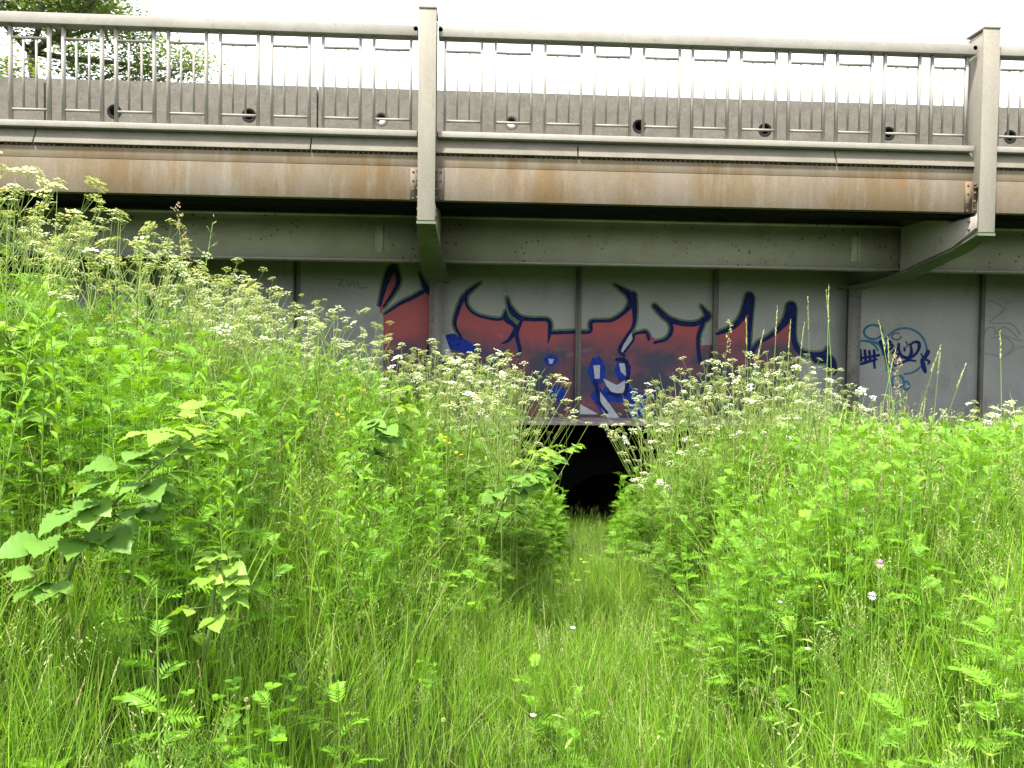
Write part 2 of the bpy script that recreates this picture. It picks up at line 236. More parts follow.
GRAF={'blob':[[(1.196,0.037),(1.199,0.013),(1.165,-0.022),(1.151,-0.026),(1.115,-0.054),(1.082,-0.036),(1.042,-0.044),(1.024,-0.012),(1.008,0.004),(0.985,0.035),(1.011,0.066),(1.018,0.082),(1.041,0.114),(1.08,0.108),(1.114,0.125),(1.146,0.101),(1.165,0.095),(1.201,0.063)],[(1.306,-0.431),(1.309,-0.467),(1.273,-0.516),(1.258,-0.522),(1.221,-0.562),(1.185,-0.535),(1.143,-0.547),(1.123,-0.5),(1.106,-0.478),(1.082,-0.434),(1.11,-0.389),(1.116,-0.366),(1.141,-0.321),(1.182,-0.329),(1.218,-0.305),(1.252,-0.34),(1.273,-0.349),(1.311,-0.395)],[(1.867,-0.11),(1.871,-0.172),(1.83,-0.259),(1.814,-0.268),(1.773,-0.338),(1.733,-0.291),(1.685,-0.312),(1.663,-0.23),(1.644,-0.191),(1.616,-0.113),(1.647,-0.035),(1.654,0.005),(1.681,0.084),(1.727,0.07),(1.767,0.111),(1.805,0.05),(1.828,0.034),(1.872,-0.046)],[(2.232,-0.091),(2.235,-0.14),(2.197,-0.208),(2.181,-0.216),(2.142,-0.271),(2.104,-0.234),(2.059,-0.25),(2.038,-0.186),(2.019,-0.156),(1.993,-0.094),(2.023,-0.032),(2.029,-0.001),(2.056,0.062),(2.099,0.05),(2.137,0.083),(2.174,0.035),(2.195,0.022),(2.237,-0.041)],[(2.258,-0.416),(2.264,-0.456),(2.187,-0.512),(2.156,-0.518),(2.077,-0.564),(2.002,-0.534),(1.913,-0.548),(1.873,-0.495),(1.837,-0.471),(1.787,-0.421),(1.846,-0.37),(1.86,-0.344),(1.913,-0.292),(1.999,-0.301),(2.075,-0.274),(2.146,-0.313),(2.188,-0.323),(2.269,-0.374)],[(1.65,-0.451),(1.796,-0.332),(2.04,-0.743),(2.132,-0.86),(1.864,-0.862)],[(2.212,-0.328),(2.452,-0.443),(2.458,-0.739),(2.22,-0.8)],[(-0.393,0.366),(-0.273,0.39),(-0.163,0.326),(0.034,0.241),(0.036,0.066),(-0.358,0.192)]],'fill':[[(-1.245,0.007),(-0.923,0.185),(-0.64,0.101),(-0.272,0.281),(0.514,0.335),(1.705,0.352),(2.599,0.232),(3.496,0.288),(4.631,0.259),(4.725,-0.815),(-1.239,-0.865)],[(-1.25,0.614),(-1.057,0.747),(-0.67,0.971),(-0.572,0.972),(-0.562,0.538),(-0.617,0.015),(-0.81,-0.249),(-1.243,-0.254)],[(-1.317,0.895),(-1.169,1.265),(-1.072,1.267),(-1.049,1.072),(-1.293,0.635)],[(-0.211,0.674),(-0.147,0.849),(-0.092,0.785),(-0.015,0.677),(0.117,0.614),(0.38,0.585),(0.534,0.554),(0.589,0.468),(0.515,0.313),(0.583,0.073),(0.39,-0.236),(-0.267,-0.243),(-0.357,0.105),(-0.36,0.367),(-0.186,0.347),(-0.274,0.499)],[(0.678,0.592),(1.015,0.567),(1.053,0.398),(1.43,0.418),(1.636,0.43),(1.664,0.554),(1.959,0.596),(2.135,0.731),(2.252,0.85),(2.271,0.586),(2.141,0.349),(2.055,0.172),(2.146,0.084),(2.206,0.056),(2.227,-0.327),(2.037,-0.566),(1.772,-0.716),(0.974,-0.723),(0.384,-0.464),(0.377,0.12),(0.609,0.24),(0.578,0.415)],[(2.146,0.084),(2.144,0.173),(2.26,0.351),(2.259,0.424),(2.437,0.442),(2.618,0.326),(2.623,0.031),(2.206,0.026)],[(2.354,0.425),(2.442,0.426),(2.488,0.326),(2.576,0.312),(2.766,0.373),(2.807,0.519),(2.746,0.634),(2.939,0.564),(3.234,0.554),(3.15,0.32),(3.215,0.001),(3.073,-0.292),(2.366,-0.3)],[(3.443,0.435),(3.531,0.471),(3.707,0.555),(3.823,0.694),(3.908,0.855),(3.926,0.302),(3.912,-0.02),(3.452,-0.026)],[(3.954,0.127),(4.054,0.289),(4.187,0.364),(4.392,0.542),(4.483,0.719),(4.55,0.807),(4.559,0.398),(4.663,0.194),(4.674,-0.04),(3.958,-0.049)]],'light':[[(2.229,0.444),(2.252,0.321),(2.156,0.167),(2.079,0.154),(2.153,0.349)],[(1.697,-0.033),(1.791,-0.026),(1.788,-0.214),(1.72,-0.221)],[(2.058,0.001),(2.162,0.002),(2.165,-0.181),(2.09,-0.122)],[(1.839,-0.214),(2.033,-0.306),(2.151,-0.24),(2.148,-0.417),(1.976,-0.424),(1.885,-0.316)],[(1.797,-0.406),(1.949,-0.596),(2.078,-0.846),(1.899,-0.847),(1.807,-0.627)],[(1.058,0.056),(1.14,0.048),(1.112,-0.017),(1.071,-0.017)],[(1.503,-0.571),(1.773,-0.722),(1.506,-0.724)],[(-0.556,0.386),(-0.404,0.388),(-0.269,0.019),(-0.617,-0.007)]],'line':[[(-1.115,1.298,0.057),(-1.158,1.243,0.0745),(-1.232,1.048,0.0526),(-1.305,0.744,0.0263)],[(-1.094,1.299,0.0438),(-1.053,1.072,0.0438),(-1.251,0.744,0.0175)],[(-1.229,0.647,0.0175),(-1.014,0.796,0.0307),(-0.863,0.87,0.0351),(-0.691,0.97,0.0351)],[(-0.758,1.218,0.011),(-0.703,1.1,0.0351),(-0.648,0.993,0.0657),(-0.55,0.929,0.0789),(-0.555,0.755,0.057),(-0.562,0.538,0.0394),(-0.587,0.276,0.0394),(-0.661,0.014,0.0745)],[(0.094,1.103,0.0066),(0.003,1.036,0.0263),(-0.083,0.959,0.0394),(-0.158,0.86,0.0438),(-0.222,0.696,0.0394),(-0.257,0.51,0.0307),(-0.163,0.326,0.0219)],[(-0.1,0.948,0.0263),(-0.103,0.806,0.0263),(-0.015,0.688,0.0241),(0.139,0.623,0.0241),(0.38,0.596,0.0263),(0.448,0.706,0.0175)],[(0.448,0.717,0.0131),(0.456,0.608,0.057),(0.545,0.533,0.0438),(0.589,0.468,0.0438),(0.504,0.313,0.0351),(0.395,0.257,0.0131)],[(0.464,0.903,0.0088),(0.487,0.816,0.0263),(0.543,0.718,0.0438),(0.609,0.639,0.0482),(0.687,0.589,0.0307)],[(0.478,0.88,0.0088),(0.5,0.778,0.0351),(0.551,0.692,0.0526),(0.663,0.62,0.0438),(0.839,0.6,0.0351),(1.05,0.591,0.0351),(1.07,0.422,0.0351),(1.049,0.27,0.0088)],[(1.076,0.416,0.0321),(1.429,0.433,0.0321),(1.642,0.442,0.0321),(1.658,0.577,0.0351),(1.811,0.594,0.0292),(1.959,0.611,0.0351),(2.135,0.731,0.038),(2.227,0.879,0.0701),(2.175,0.981,0.0584),(2.094,1.038,0.0409),(1.974,1.115,0.0088)],[(2.244,0.967,0.0643),(2.268,0.762,0.0497),(2.257,0.542,0.0321),(2.141,0.349,0.0321),(2.061,0.186,0.0321),(2.145,0.099,0.0263)],[(2.13,0.158,0.0234),(2.26,0.336,0.0234),(2.265,0.41,0.0234),(2.437,0.442,0.0263),(2.483,0.354,0.0292)],[(0.664,0.562,0.0292),(0.607,0.386,0.0409),(0.654,0.182,0.0351),(0.641,0.065,0.0234)],[(1.721,-0.245,0.0351),(1.768,-0.45,0.0351),(1.794,-0.568,0.0292),(1.908,-0.862,0.0292)],[(2.027,0.053,0.0351),(2.161,0.026,0.0409),(2.187,-0.269,0.0351),(2.125,-0.447,0.0409),(1.916,-0.419,0.0351)],[(2.552,0.819,0.0403),(2.657,0.714,0.0518),(2.761,0.634,0.0518),(2.938,0.579,0.0489),(3.115,0.57,0.0489),(3.233,0.612,0.0518),(3.314,0.686,0.0633),(3.274,0.758,0.0345),(3.219,0.83,0.0115)],[(2.746,0.648,0.0345),(2.807,0.504,0.0374),(2.737,0.358,0.0316),(2.547,0.297,0.0259)],[(3.248,0.577,0.0403),(3.184,0.364,0.0374),(3.22,0.03,0.0345)],[(2.354,0.44,0.023),(2.441,0.447,0.0288),(2.479,0.34,0.023)],[(3.912,0.972,0.0863),(3.879,0.826,0.0863),(3.794,0.65,0.0604),(3.678,0.531,0.0489),(3.531,0.465,0.0403),(3.428,0.426,0.023)],[(3.951,0.958,0.046),(3.923,0.477,0.0403),(3.91,0.097,0.0374)],[(4.519,0.842,0.0978),(4.478,0.689,0.0863),(4.362,0.527,0.0518),(4.186,0.387,0.0374),(4.045,0.303,0.0374),(3.939,0.112,0.0403)],[(4.558,0.822,0.0575),(4.565,0.398,0.0518),(4.662,0.209,0.0518),(4.819,0.161,0.0518),(4.999,0.175,0.046),(5.069,0.273,0.0144)],[(4.911,0.11,0.0978),(5.106,0.083,0.0863),(5.14,-0.064,0.0863)]],'teal':[[(5.868,0.497,0.0197),(5.863,0.469,0.0197),(5.848,0.442,0.0197),(5.824,0.42,0.0197),(5.792,0.404,0.0197),(5.755,0.396,0.0197),(5.717,0.395,0.0197),(5.68,0.403,0.0197),(5.647,0.418,0.0197),(5.621,0.439,0.0197),(5.605,0.465,0.0197),(5.599,0.493,0.0197),(5.603,0.522,0.0197),(5.619,0.548,0.0197),(5.643,0.57,0.0197),(5.675,0.586,0.0197),(5.711,0.595,0.0197),(5.75,0.595,0.0197),(5.787,0.588,0.0197),(5.819,0.573,0.0197),(5.845,0.551,0.0197),(5.862,0.526,0.0197),(5.868,0.497,0.0197)],[(5.889,0.168,0.0181),(5.883,0.207,0.0181),(5.882,0.248,0.0181),(5.887,0.287,0.0181),(5.895,0.326,0.0181),(5.909,0.364,0.0181),(5.927,0.399,0.0181),(5.949,0.432,0.0181),(5.975,0.462,0.0181),(6.005,0.489,0.0181),(6.037,0.511,0.0181),(6.072,0.53,0.0181),(6.109,0.544,0.0181),(6.148,0.553,0.0181),(6.188,0.557,0.0181),(6.227,0.557,0.0181),(6.267,0.551,0.0181),(6.306,0.541,0.0181),(6.343,0.526,0.0181),(6.378,0.507,0.0181),(6.411,0.484,0.0181),(6.44,0.456,0.0181),(6.467,0.426,0.0181),(6.489,0.392,0.0181),(6.507,0.356,0.0181),(6.521,0.318,0.0181),(6.53,0.279,0.0181),(6.535,0.239,0.0181),(6.534,0.199,0.0181),(6.528,0.159,0.0181),(6.518,0.12,0.0181),(6.503,0.083,0.0181),(6.484,0.048,0.0181),(6.461,0.016,0.0181),(6.433,-0.013,0.0181),(6.403,-0.038,0.0181),(6.369,-0.06,0.0181),(6.334,-0.077,0.0181),(6.296,-0.09,0.0181),(6.257,-0.097,0.0181),(6.217,-0.1,0.0181)],[(5.393,0.127,0.0181),(5.388,0.147,0.0181),(5.385,0.166,0.0181),(5.384,0.186,0.0181),(5.386,0.206,0.0181),(5.39,0.225,0.0181),(5.397,0.244,0.0181),(5.406,0.262,0.0181),(5.417,0.279,0.0181),(5.429,0.295,0.0181),(5.444,0.31,0.0181),(5.46,0.323,0.0181),(5.478,0.335,0.0181),(5.498,0.345,0.0181),(5.518,0.354,0.0181),(5.539,0.36,0.0181),(5.561,0.364,0.0181),(5.584,0.367,0.0181),(5.606,0.367,0.0181),(5.629,0.365,0.0181),(5.651,0.362,0.0181),(5.673,0.356,0.0181),(5.693,0.348,0.0181),(5.713,0.338,0.0181),(5.732,0.327,0.0181),(5.749,0.314,0.0181),(5.765,0.3,0.0181),(5.778,0.284,0.0181),(5.79,0.267,0.0181),(5.8,0.249,0.0181),(5.807,0.23,0.0181)],[(6.203,-0.214,0.0214),(6.2,-0.24,0.0214),(6.19,-0.264,0.0214),(6.175,-0.284,0.0214),(6.154,-0.299,0.0214),(6.131,-0.307,0.0214),(6.106,-0.307,0.0214),(6.082,-0.3,0.0214),(6.061,-0.286,0.0214),(6.044,-0.266,0.0214),(6.033,-0.242,0.0214),(6.029,-0.216,0.0214),(6.032,-0.189,0.0214),(6.042,-0.165,0.0214),(6.057,-0.145,0.0214),(6.078,-0.131,0.0214),(6.101,-0.123,0.0214),(6.126,-0.123,0.0214),(6.15,-0.13,0.0214),(6.171,-0.144,0.0214),(6.188,-0.164,0.0214),(6.199,-0.188,0.0214),(6.203,-0.214,0.0214)],[(6.288,-0.269,0.0197),(6.287,-0.285,0.0197),(6.282,-0.3,0.0197),(6.275,-0.312,0.0197),(6.265,-0.321,0.0197),(6.254,-0.326,0.0197),(6.242,-0.326,0.0197),(6.23,-0.322,0.0197),(6.22,-0.313,0.0197),(6.212,-0.301,0.0197),(6.207,-0.286,0.0197),(6.204,-0.27,0.0197),(6.206,-0.253,0.0197),(6.21,-0.238,0.0197),(6.218,-0.226,0.0197),(6.227,-0.217,0.0197),(6.239,-0.212,0.0197),(6.25,-0.212,0.0197),(6.262,-0.217,0.0197),(6.272,-0.225,0.0197),(6.28,-0.238,0.0197),(6.286,-0.252,0.0197),(6.288,-0.269,0.0197)],[(5.578,0.369,0.0197),(5.699,0.357,0.023),(5.821,0.325,0.0263),(5.911,0.191,0.0263),(5.949,0.057,0.0263),(5.961,-0.061,0.0164)],[(5.958,0.057,0.0164),(6.021,-0.027,0.0164),(6.074,-0.06,0.0132)]],'navy':[[(5.494,0.253,0.023),(5.51,0.068,0.0263)],[(5.55,0.237,0.023),(5.565,0.069,0.0263)],[(5.619,0.23,0.023),(5.634,0.07,0.0263)],[(5.685,0.222,0.023),(5.699,0.071,0.0263)],[(5.751,0.231,0.023),(5.765,0.088,0.0263)],[(5.42,0.143,0.0329),(5.55,0.119,0.023),(5.825,0.165,0.023)],[(5.436,0.194,0.0132),(5.438,0.118,0.023)],[(5.412,0.101,0.0132),(5.535,0.035,0.023),(5.672,0.07,0.0263),(5.809,0.106,0.0164)],[(5.758,0.071,0.0197),(5.77,-0.03,0.0197)],[(5.846,0.359,0.0362),(5.901,0.242,0.0362),(5.939,0.107,0.0263),(5.95,0.023,0.0164)],[(5.892,0.242,0.0197),(5.977,0.319,0.023),(6.029,0.294,0.0197),(5.944,0.234,0.0197),(5.937,0.175,0.0197)],[(6.147,0.439,0.0082),(6.145,0.428,0.0082),(6.14,0.417,0.0082),(6.131,0.408,0.0082),(6.119,0.4,0.0082),(6.104,0.394,0.0082),(6.088,0.391,0.0082),(6.072,0.391,0.0082),(6.056,0.393,0.0082),(6.041,0.398,0.0082),(6.028,0.405,0.0082),(6.018,0.413,0.0082),(6.011,0.424,0.0082),(6.008,0.435,0.0082),(6.009,0.446,0.0082),(6.014,0.457,0.0082),(6.022,0.466,0.0082),(6.034,0.474,0.0082),(6.047,0.48,0.0082),(6.063,0.484,0.0082),(6.079,0.485,0.0082),(6.096,0.483,0.0082),(6.111,0.479,0.0082)],[(5.966,0.374,0.0197),(6.002,0.353,0.0164),(5.976,0.335,0.0164)],[(6.015,0.193,0.0132),(6.065,0.244,0.0164),(6.116,0.278,0.0164),(6.05,0.176,0.0164),(6.119,0.194,0.0164)],[(6.115,0.329,0.023),(6.126,0.228,0.0197),(6.172,0.153,0.0263),(6.251,0.132,0.0296),(6.301,0.179,0.0296),(6.299,0.281,0.0197),(6.271,0.331,0.0132)],[(6.194,0.279,0.0099),(6.201,0.229,0.0132),(6.212,0.263,0.0099)],[(6.218,0.364,0.0082),(6.246,0.314,0.0082),(6.22,0.28,0.0082)],[(6.289,0.314,0.0164),(6.331,0.357,0.0197),(6.401,0.358,0.0263),(6.42,0.299,0.0296),(6.387,0.214,0.023),(6.303,0.137,0.023),(6.242,0.128,0.0164)],[(6.054,0.008,0.0082),(6.123,0.042,0.0197),(6.226,0.086,0.023),(6.295,0.098,0.0197),(6.374,0.088,0.0132)],[(6.054,0.024,0.0099),(6.035,0.092,0.0099),(6.103,0.143,0.0132),(6.127,0.194,0.0132)],[(6.549,0.22,0.0395),(6.511,0.148,0.0329),(6.469,0.097,0.0329),(6.492,0.013,0.0395),(6.517,-0.063,0.0296)],[(6.449,0.198,0.0099),(6.494,0.131,0.0164),(6.574,0.082,0.0197),(6.549,0.039,0.0132)],[(5.874,0.258,0.0132),(5.91,0.208,0.023),(6.013,0.26,0.0099)]],'grey':[[(7.375,0.059,0.0077),(7.377,0.27,0.0128),(7.389,0.507,0.0128),(7.441,0.582,0.0128),(7.537,0.567,0.0128),(7.54,0.483,0.0102)],[(7.398,0.204,0.0102),(7.521,0.198,0.0128),(7.673,0.168,0.0128),(7.819,0.289,0.0128),(7.775,0.394,0.0128),(7.664,0.445,0.0128),(7.514,0.443,0.0102)],[(7.442,0.982,0.0102),(7.664,0.867,0.0128),(7.559,0.747,0.0128),(7.466,0.653,0.0128),(7.781,0.645,0.0128),(7.923,0.488,0.0128)],[(7.565,0.536,0.0128),(7.7,0.591,0.0128),(7.897,0.435,0.0102)],[(7.539,0.509,0.0102),(7.953,0.396,0.0102)],[(7.754,0.19,0.0102),(7.901,0.303,0.0102),(7.983,0.309,0.0102)],[(-1.915,1.114,0.0142),(-1.817,1.102,0.0178),(-1.869,1.034,0.0178),(-1.782,1.018,0.0142)],[(-1.748,1.106,0.0142),(-1.719,1.019,0.0178),(-1.678,1.09,0.0142),(-1.643,1.013,0.0142)],[(-1.608,1.091,0.0142),(-1.59,1.007,0.0178),(-1.486,1.009,0.0142)]]}
# ------------------------------------------------------------------ bridge (everything measured in metres, z from eye level)
PX=[-12.19,-6.34,-.49,5.36,11.21,17.06]          # post centres
BX0,BX1=-14.0,18.5
bridge=tag(empty('road_bridge',(0,0,0)),'steel and concrete road bridge with rust streaked fascia above the overgrown bank','bridge')
Z=lambda z:z+EYE
g=Geo(); g.box(BX0,BX1,8.35,20.5,Z(2.0),Z(2.34)); g.build('deck_slab',M['deck'],bridge)
g=Geo(); g.box(BX0,BX1,10.05,20.0,Z(2.34)+.002,Z(2.40)); g.build('road_surface',M['asphalt'],bridge)
# coping: precast pieces with a battered face
cj=[-1.67+2.73*k for k in range(-5,8)]
for a,b in zip(cj[:-1],cj[1:]):
    a=max(a,BX0); b=min(b,BX1)
    if b-a<.2: continue
    g=Geo(); P=[(7.965,2.135),(8.075,2.262),(8.10,2.268),(8.10,2.34),(8.55,2.34),(8.55,2.345),(8.60,2.345),(8.60,2.135)]
    g.prism([(y,Z(z)) for y,z in ((7.955,2.127),(8.03,2.292),(8.11,2.296),(8.11,2.127))],a+.006,b-.006)
    g.build('coping_block',M['coping'],bridge,bevel=.006)
g=Geo(); g.box(BX0,BX1,8.115,8.345,Z(2.127),Z(2.385)); g.build('shadow_gap_box',M['black'],bridge)  # added black box standing in for the shadow gap under the bottom rail
# toothed drip strip under the coping
g=Geo(); x=BX0
g.box(BX0,BX1,8.03,8.3,Z(2.116),Z(2.1265))
while x<BX1:
    if random.random()>.06: g.box(x,x+.032,7.985,8.028,Z(2.108+random.uniform(-.003,.003)),Z(2.1265))
    x+=.052
g.build('drip_strip',M['rivet'],bridge)
for k,(a,b) in enumerate(zip(PX[:-1],PX[1:])):
    g=Geo(); e=.02
    g.box(a+e,b-e,7.975,8.33,Z(1.648),Z(1.985)); g.build('fascia_plate',M['fascia'],bridge,bevel=.004)
    g=Geo(); g.box(a+e,b-e,7.985,8.33,Z(1.990),Z(2.104)); g.build('fascia_upper_strip',M['fascia'],bridge,bevel=.003)
    g=Geo(); g.box(a+.03,b-.03,8.06,8.36,Z(1.630),Z(1.646)); g.build('fascia_lower_lip',M['shade_black'],bridge)  # near-black colour carries the shade under the fascia
    # lower longitudinal beam: channel with lips
    g=Geo(); y=9.36
    g.box(a+.05,b-.05,y,y+.02,Z(1.215),Z(1.72)); g.box(a+.05,b-.05,y-.05,y+.16,Z(1.195),Z(1.213)); g.box(a+.05,b-.05,y-.03,y+.16,Z(1.722),Z(1.745))
    g.box(b-.62,b-.60,y-.045,y-.001,Z(1.30),Z(1.66)); g.box(b-.70,b-.52,y-.012,y-.001,Z(1.30),Z(1.62))
    o=g.build('lower_beam',M['beam'],bridge)
    # stringers above, under the deck
    g=Geo(); g.box(a+.05,b-.05,8.8,8.95,Z(1.75),Z(1.99)); g.build('stringer',M['deck'],bridge)
# brackets + posts
for k,px in enumerate(PX):
    if px<BX0 or px>BX1: continue
    e=empty('bracket_post',(px,0,0),parent=bridge)
    w=.088
    g=Geo()   # box post, front flange continuous from cap to the sloped bracket foot
    g.box(-w,w,7.85,7.875,Z(1.42),Z(3.53)); g.box(-.012,.012,7.875,8.10,Z(1.42),Z(3.51)); g.box(-w,w,8.10,8.125,Z(2.29),Z(3.51))
    g.box(-w+.012,-.013,7.876,8.099,Z(1.9),Z(3.51)); g.box(.013,w-.012,7.876,8.099,Z(1.9),Z(3.51))
    o=g.build('post_shaft',M['post'],e,bevel=.004)
    g=Geo(); g.box(-w-.004,w+.004,7.842,8.15,Z(3.533),Z(3.555)); g.build('cap_plate',M['rail'],e,bevel=.003)
    # bracket web, tapering plate back to the girder
    g=Geo(); g.prism([(y,Z(z)) for y,z in ((7.876,2.0),(7.876,1.43),(8.3,1.31),(9.36,1.15),(10.78,1.13),(10.78,1.99),(8.34,1.99),(8.34,1.64),(7.96,1.64),(7.96,2.0))],-.035,.035); g.build('bracket_web',M['beam'],e)
    # side cheeks of the bracket foot
    g=Geo(); g.prism([(y,Z(z)) for y,z in ((7.90,1.47),(8.3,1.325),(9.33,1.175),(9.33,1.72),(8.37,1.72),(8.37,1.60),(7.90,1.60))],-.09,-.036); g.prism([(y,Z(z)) for y,z in ((7.90,1.47),(8.3,1.325),(9.33,1.175),(9.33,1.72),(8.37,1.72),(8.37,1.60),(7.90,1.60))],.036,.09)
    g.build('bracket_cheek',M['beam'],e,bevel=.004)
    g=Geo()   # sloped underside flange, widening
    secs=[(7.852,1.412,.094),(8.3,1.30,.11),(9.33,1.145,.15),(9.45,1.128,.15),(10.78,1.112,.15)]
    vs=[]
    for y,z,hw in secs: vs+=[(-hw,y,Z(z)),(hw,y,Z(z)),(hw,y,Z(z-.022)),(-hw,y,Z(z-.022))]
    n=len(secs); fs=[(i*4+j,i*4+(j+1)%4,i*4+4+(j+1)%4,i*4+4+j) for i in range(n-1) for j in range(4)]+[(0,1,2,3),(4*n-1,4*n-2,4*n-3,4*n-4)]
    g.add(vs,fs); g.build('bracket_underside',M['soffit'],e,bevel=.003)
    for s in (-1,1):   # rivets and bolts, one mesh each
        for z in (1.93,1.84,1.75,1.66,1.56,1.47,3.36):
            if z>3: pts=[((s*.125,8.0,z),(0,-.07,0),.024,.024)]
            elif z<1.6: pts=[((s*.091,8.0,z),(s*.016,0,0),.019,.012)]
            else: pts=[((s*.14,7.974,z),(0,-.016,0),.019,.012),((s*.089,7.92,z),(s*.016,0,0),.019,.012)]
            for (x,y,zz),d,ra_,rb_ in pts:
                g=Geo(); g.tube([(x,y,Z(zz)),(x+d[0],y+d[1],Z(zz))],[ra_,rb_],8); g.build('rivet',M['rivet'],e)
    g=Geo(); g.box(-.17,-.095,7.962,7.9735,Z(1.655),Z(1.97)); g.build('splice_plate',M['fascia'],e)
    g=Geo(); g.box(.095,.17,7.962,7.9735,Z(1.655),Z(1.97)); g.build('splice_plate',M['fascia'],e)
# main plate girder with bays
GX=[5.35-1.955*k for k in range(9,-7,-1)]
gird=empty('main_girder',(0,0,0),parent=bridge)
g=Geo(); g.box(BX0,BX1,10.80,10.815,Z(-.80),Z(1.995)); g.build('girder_web',M['web'],gird)
g=Geo(); g.box(BX0,BX1,10.55,11.05,Z(-.86),Z(-.803)); g.box(BX0,BX1,10.70,10.798,Z(-.802),Z(-.79)); g.build('bottom_flange',M['flange'],gird,bevel=.004)
for i,x in enumerate(GX):
    if x<BX0+.1 or x>BX1-.1: continue
    wide=(len(GX)-1-i)%3==0 if False else (round((x-5.35)/1.955)%3==0)
    g=Geo(); d=.20
    if wide: g.box(x-.012,x+.012,10.80-d,10.798,Z(-.79),Z(1.11)); g.box(x-.09,x+.09,10.80-d-.016,10.80-d-.001,Z(-.79),Z(1.10)); 
    else:
        g.box(x-.007,x+.007,10.80-.075,10.798,Z(-.79),Z(1.99)); g.box(x+.009,x+.075,10.786,10.798,Z(-.79),Z(1.99)); None
    zz=-.7
    while zz<1.05:
        if not wide: g.tube([(x+.045,10.786,Z(zz)),(x+.045,10.776,Z(zz))],[.013,.008],6)
        else:
            for s in (-.055,.055): g.tube([(x+s,10.584,Z(zz)),(x+s,10.573,Z(zz))],[.013,.008],6)
        zz+=.14
    g.build('stiffener',M['stiff'],gird)
# inner girders and an abutment added to keep the space below the deck dark
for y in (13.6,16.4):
    g=Geo(); g.box(BX0,BX1,y,y+.02,Z(-.8),Z(1.99)); g.box(BX0,BX1,y-.2,y+.22,Z(-.84),Z(-.802)); g.build('added_inner_girder',M['shade_black'],bridge)
g=Geo(); g.box(BX0,BX1,18.6,19.4,Z(-4),Z(1.99)); g.build('added_abutment_wall',M['shade_black'],bridge)
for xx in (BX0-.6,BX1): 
    g=Geo(); g.box(xx,xx+.6,9.2,18.58,Z(-4),Z(2.33)); g.build('added_end_pier',M['shade_black'],bridge)
# graffiti: thin coats of paint on the girder web
def paint_fill(poly,y,mname,label=None,name='graffiti_fill'):
    g=Geo(); g.add([(x,y,Z(z)) for x,z in poly],[tuple(range(len(poly)))]); return g
def paint_line(g,pts,y,grow=1.0,extra=0,m=0):
    # smooth the stroke, then a ribbon with round ends
    P=np.array(pts,float)
    def cr(t):
        i=min(int(t),len(P)-2); f=t-i; p0=P[max(i-1,0)];p1=P[i];p2=P[i+1];p3=P[min(i+2,len(P)-1)]
        return .5*((2*p1)+(-p0+p2)*f+(2*p0-5*p1+4*p2-p3)*f*f+(-p0+3*p1-3*p2+p3)*f**3)
    N=max(3,(len(P)-1)*5); q=[cr((len(P)-1)*k/N) for k in range(N+1)]
    vs=[];
    for k,p in enumerate(q):
        d=q[min(k+1,N)][:2]-q[max(k-1,0)][:2]; L=np.hypot(*d)+1e-9; nx,nz=-d[1]/L,d[0]/L; w=max(.004,abs(p[2]))*grow*.5+extra
        vs+=[(p[0]+nx*w,y,Z(p[1]+nz*w)),(p[0]-nx*w,y,Z(p[1]-nz*w))]
    for k in range(N): 
        g.add([vs[2*k],vs[2*k+1],vs[2*k+3],vs[2*k+2]],[(0,1,2,3)],m)
    for k_,p in enumerate(q[::2]):
        w=max(.004,abs(p[2]))*grow*.5+extra
        y2=y-.0001-.000012*k_
        g.add([(p[0]+w*math.cos(t*PI/5),y2,Z(p[1]+w*math.sin(t*PI/5))) for t in range(10)],[tuple(range(10))],m)
ZLOW=-.77
for i,poly in enumerate(GRAF['fill']):
    g=Geo(); yy=10.797-.00025*i; g.add([(x,yy,Z(max(z,ZLOW))) for x,z in poly],[tuple(range(len(poly)))]); tag(g.build('graffiti_letter',M['spray_red'],gird),'red graffiti letter body fading to black below')
for i,poly in enumerate(GRAF['blob']):
    g=Geo(); yy=10.7945-.0002*i; g.add([(x,yy,Z(max(z,ZLOW))) for x,z in poly],[tuple(range(len(poly)))]); tag(g.build('graffiti_patch',M['spray_cobalt'],gird),'cobalt blue patch of the graffiti')  # flat cobalt paint patches within the letters
for i,poly in enumerate(GRAF['light']):
    g=Geo(); yy=10.7925-.0002*i; g.add([(x,yy,Z(max(z,ZLOW))) for x,z in poly],[tuple(range(len(poly)))]); tag(g.build('graffiti_highlight',M['spray_pale'],gird),'pale highlight of the graffiti')
for i,l in enumerate(GRAF['line']):
    l=[(a_,max(b_,ZLOW+.06),w_) for a_,b_,w_ in l]
    g=Geo(); paint_line(g,l,10.7985-.00004*i,1.35,.03); g.build('graffiti_halo',M['spray_green'],gird)
    g=Geo(); paint_line(g,l,10.790-.0003*i,1.45); g.build('graffiti_outline',M['spray_blue'],gird)
for key,mat in (('teal','spray_teal'),('navy','spray_navy'),('grey','spray_grey')):
    for i,l in enumerate(GRAF[key]):
        g=Geo(); paint_line(g,l,10.797-(.003 if key=='navy' else 0)-.00012*i,1.7 if key!='grey' else 1.2); g.build('graffiti_tag_stroke',M[mat],gird)
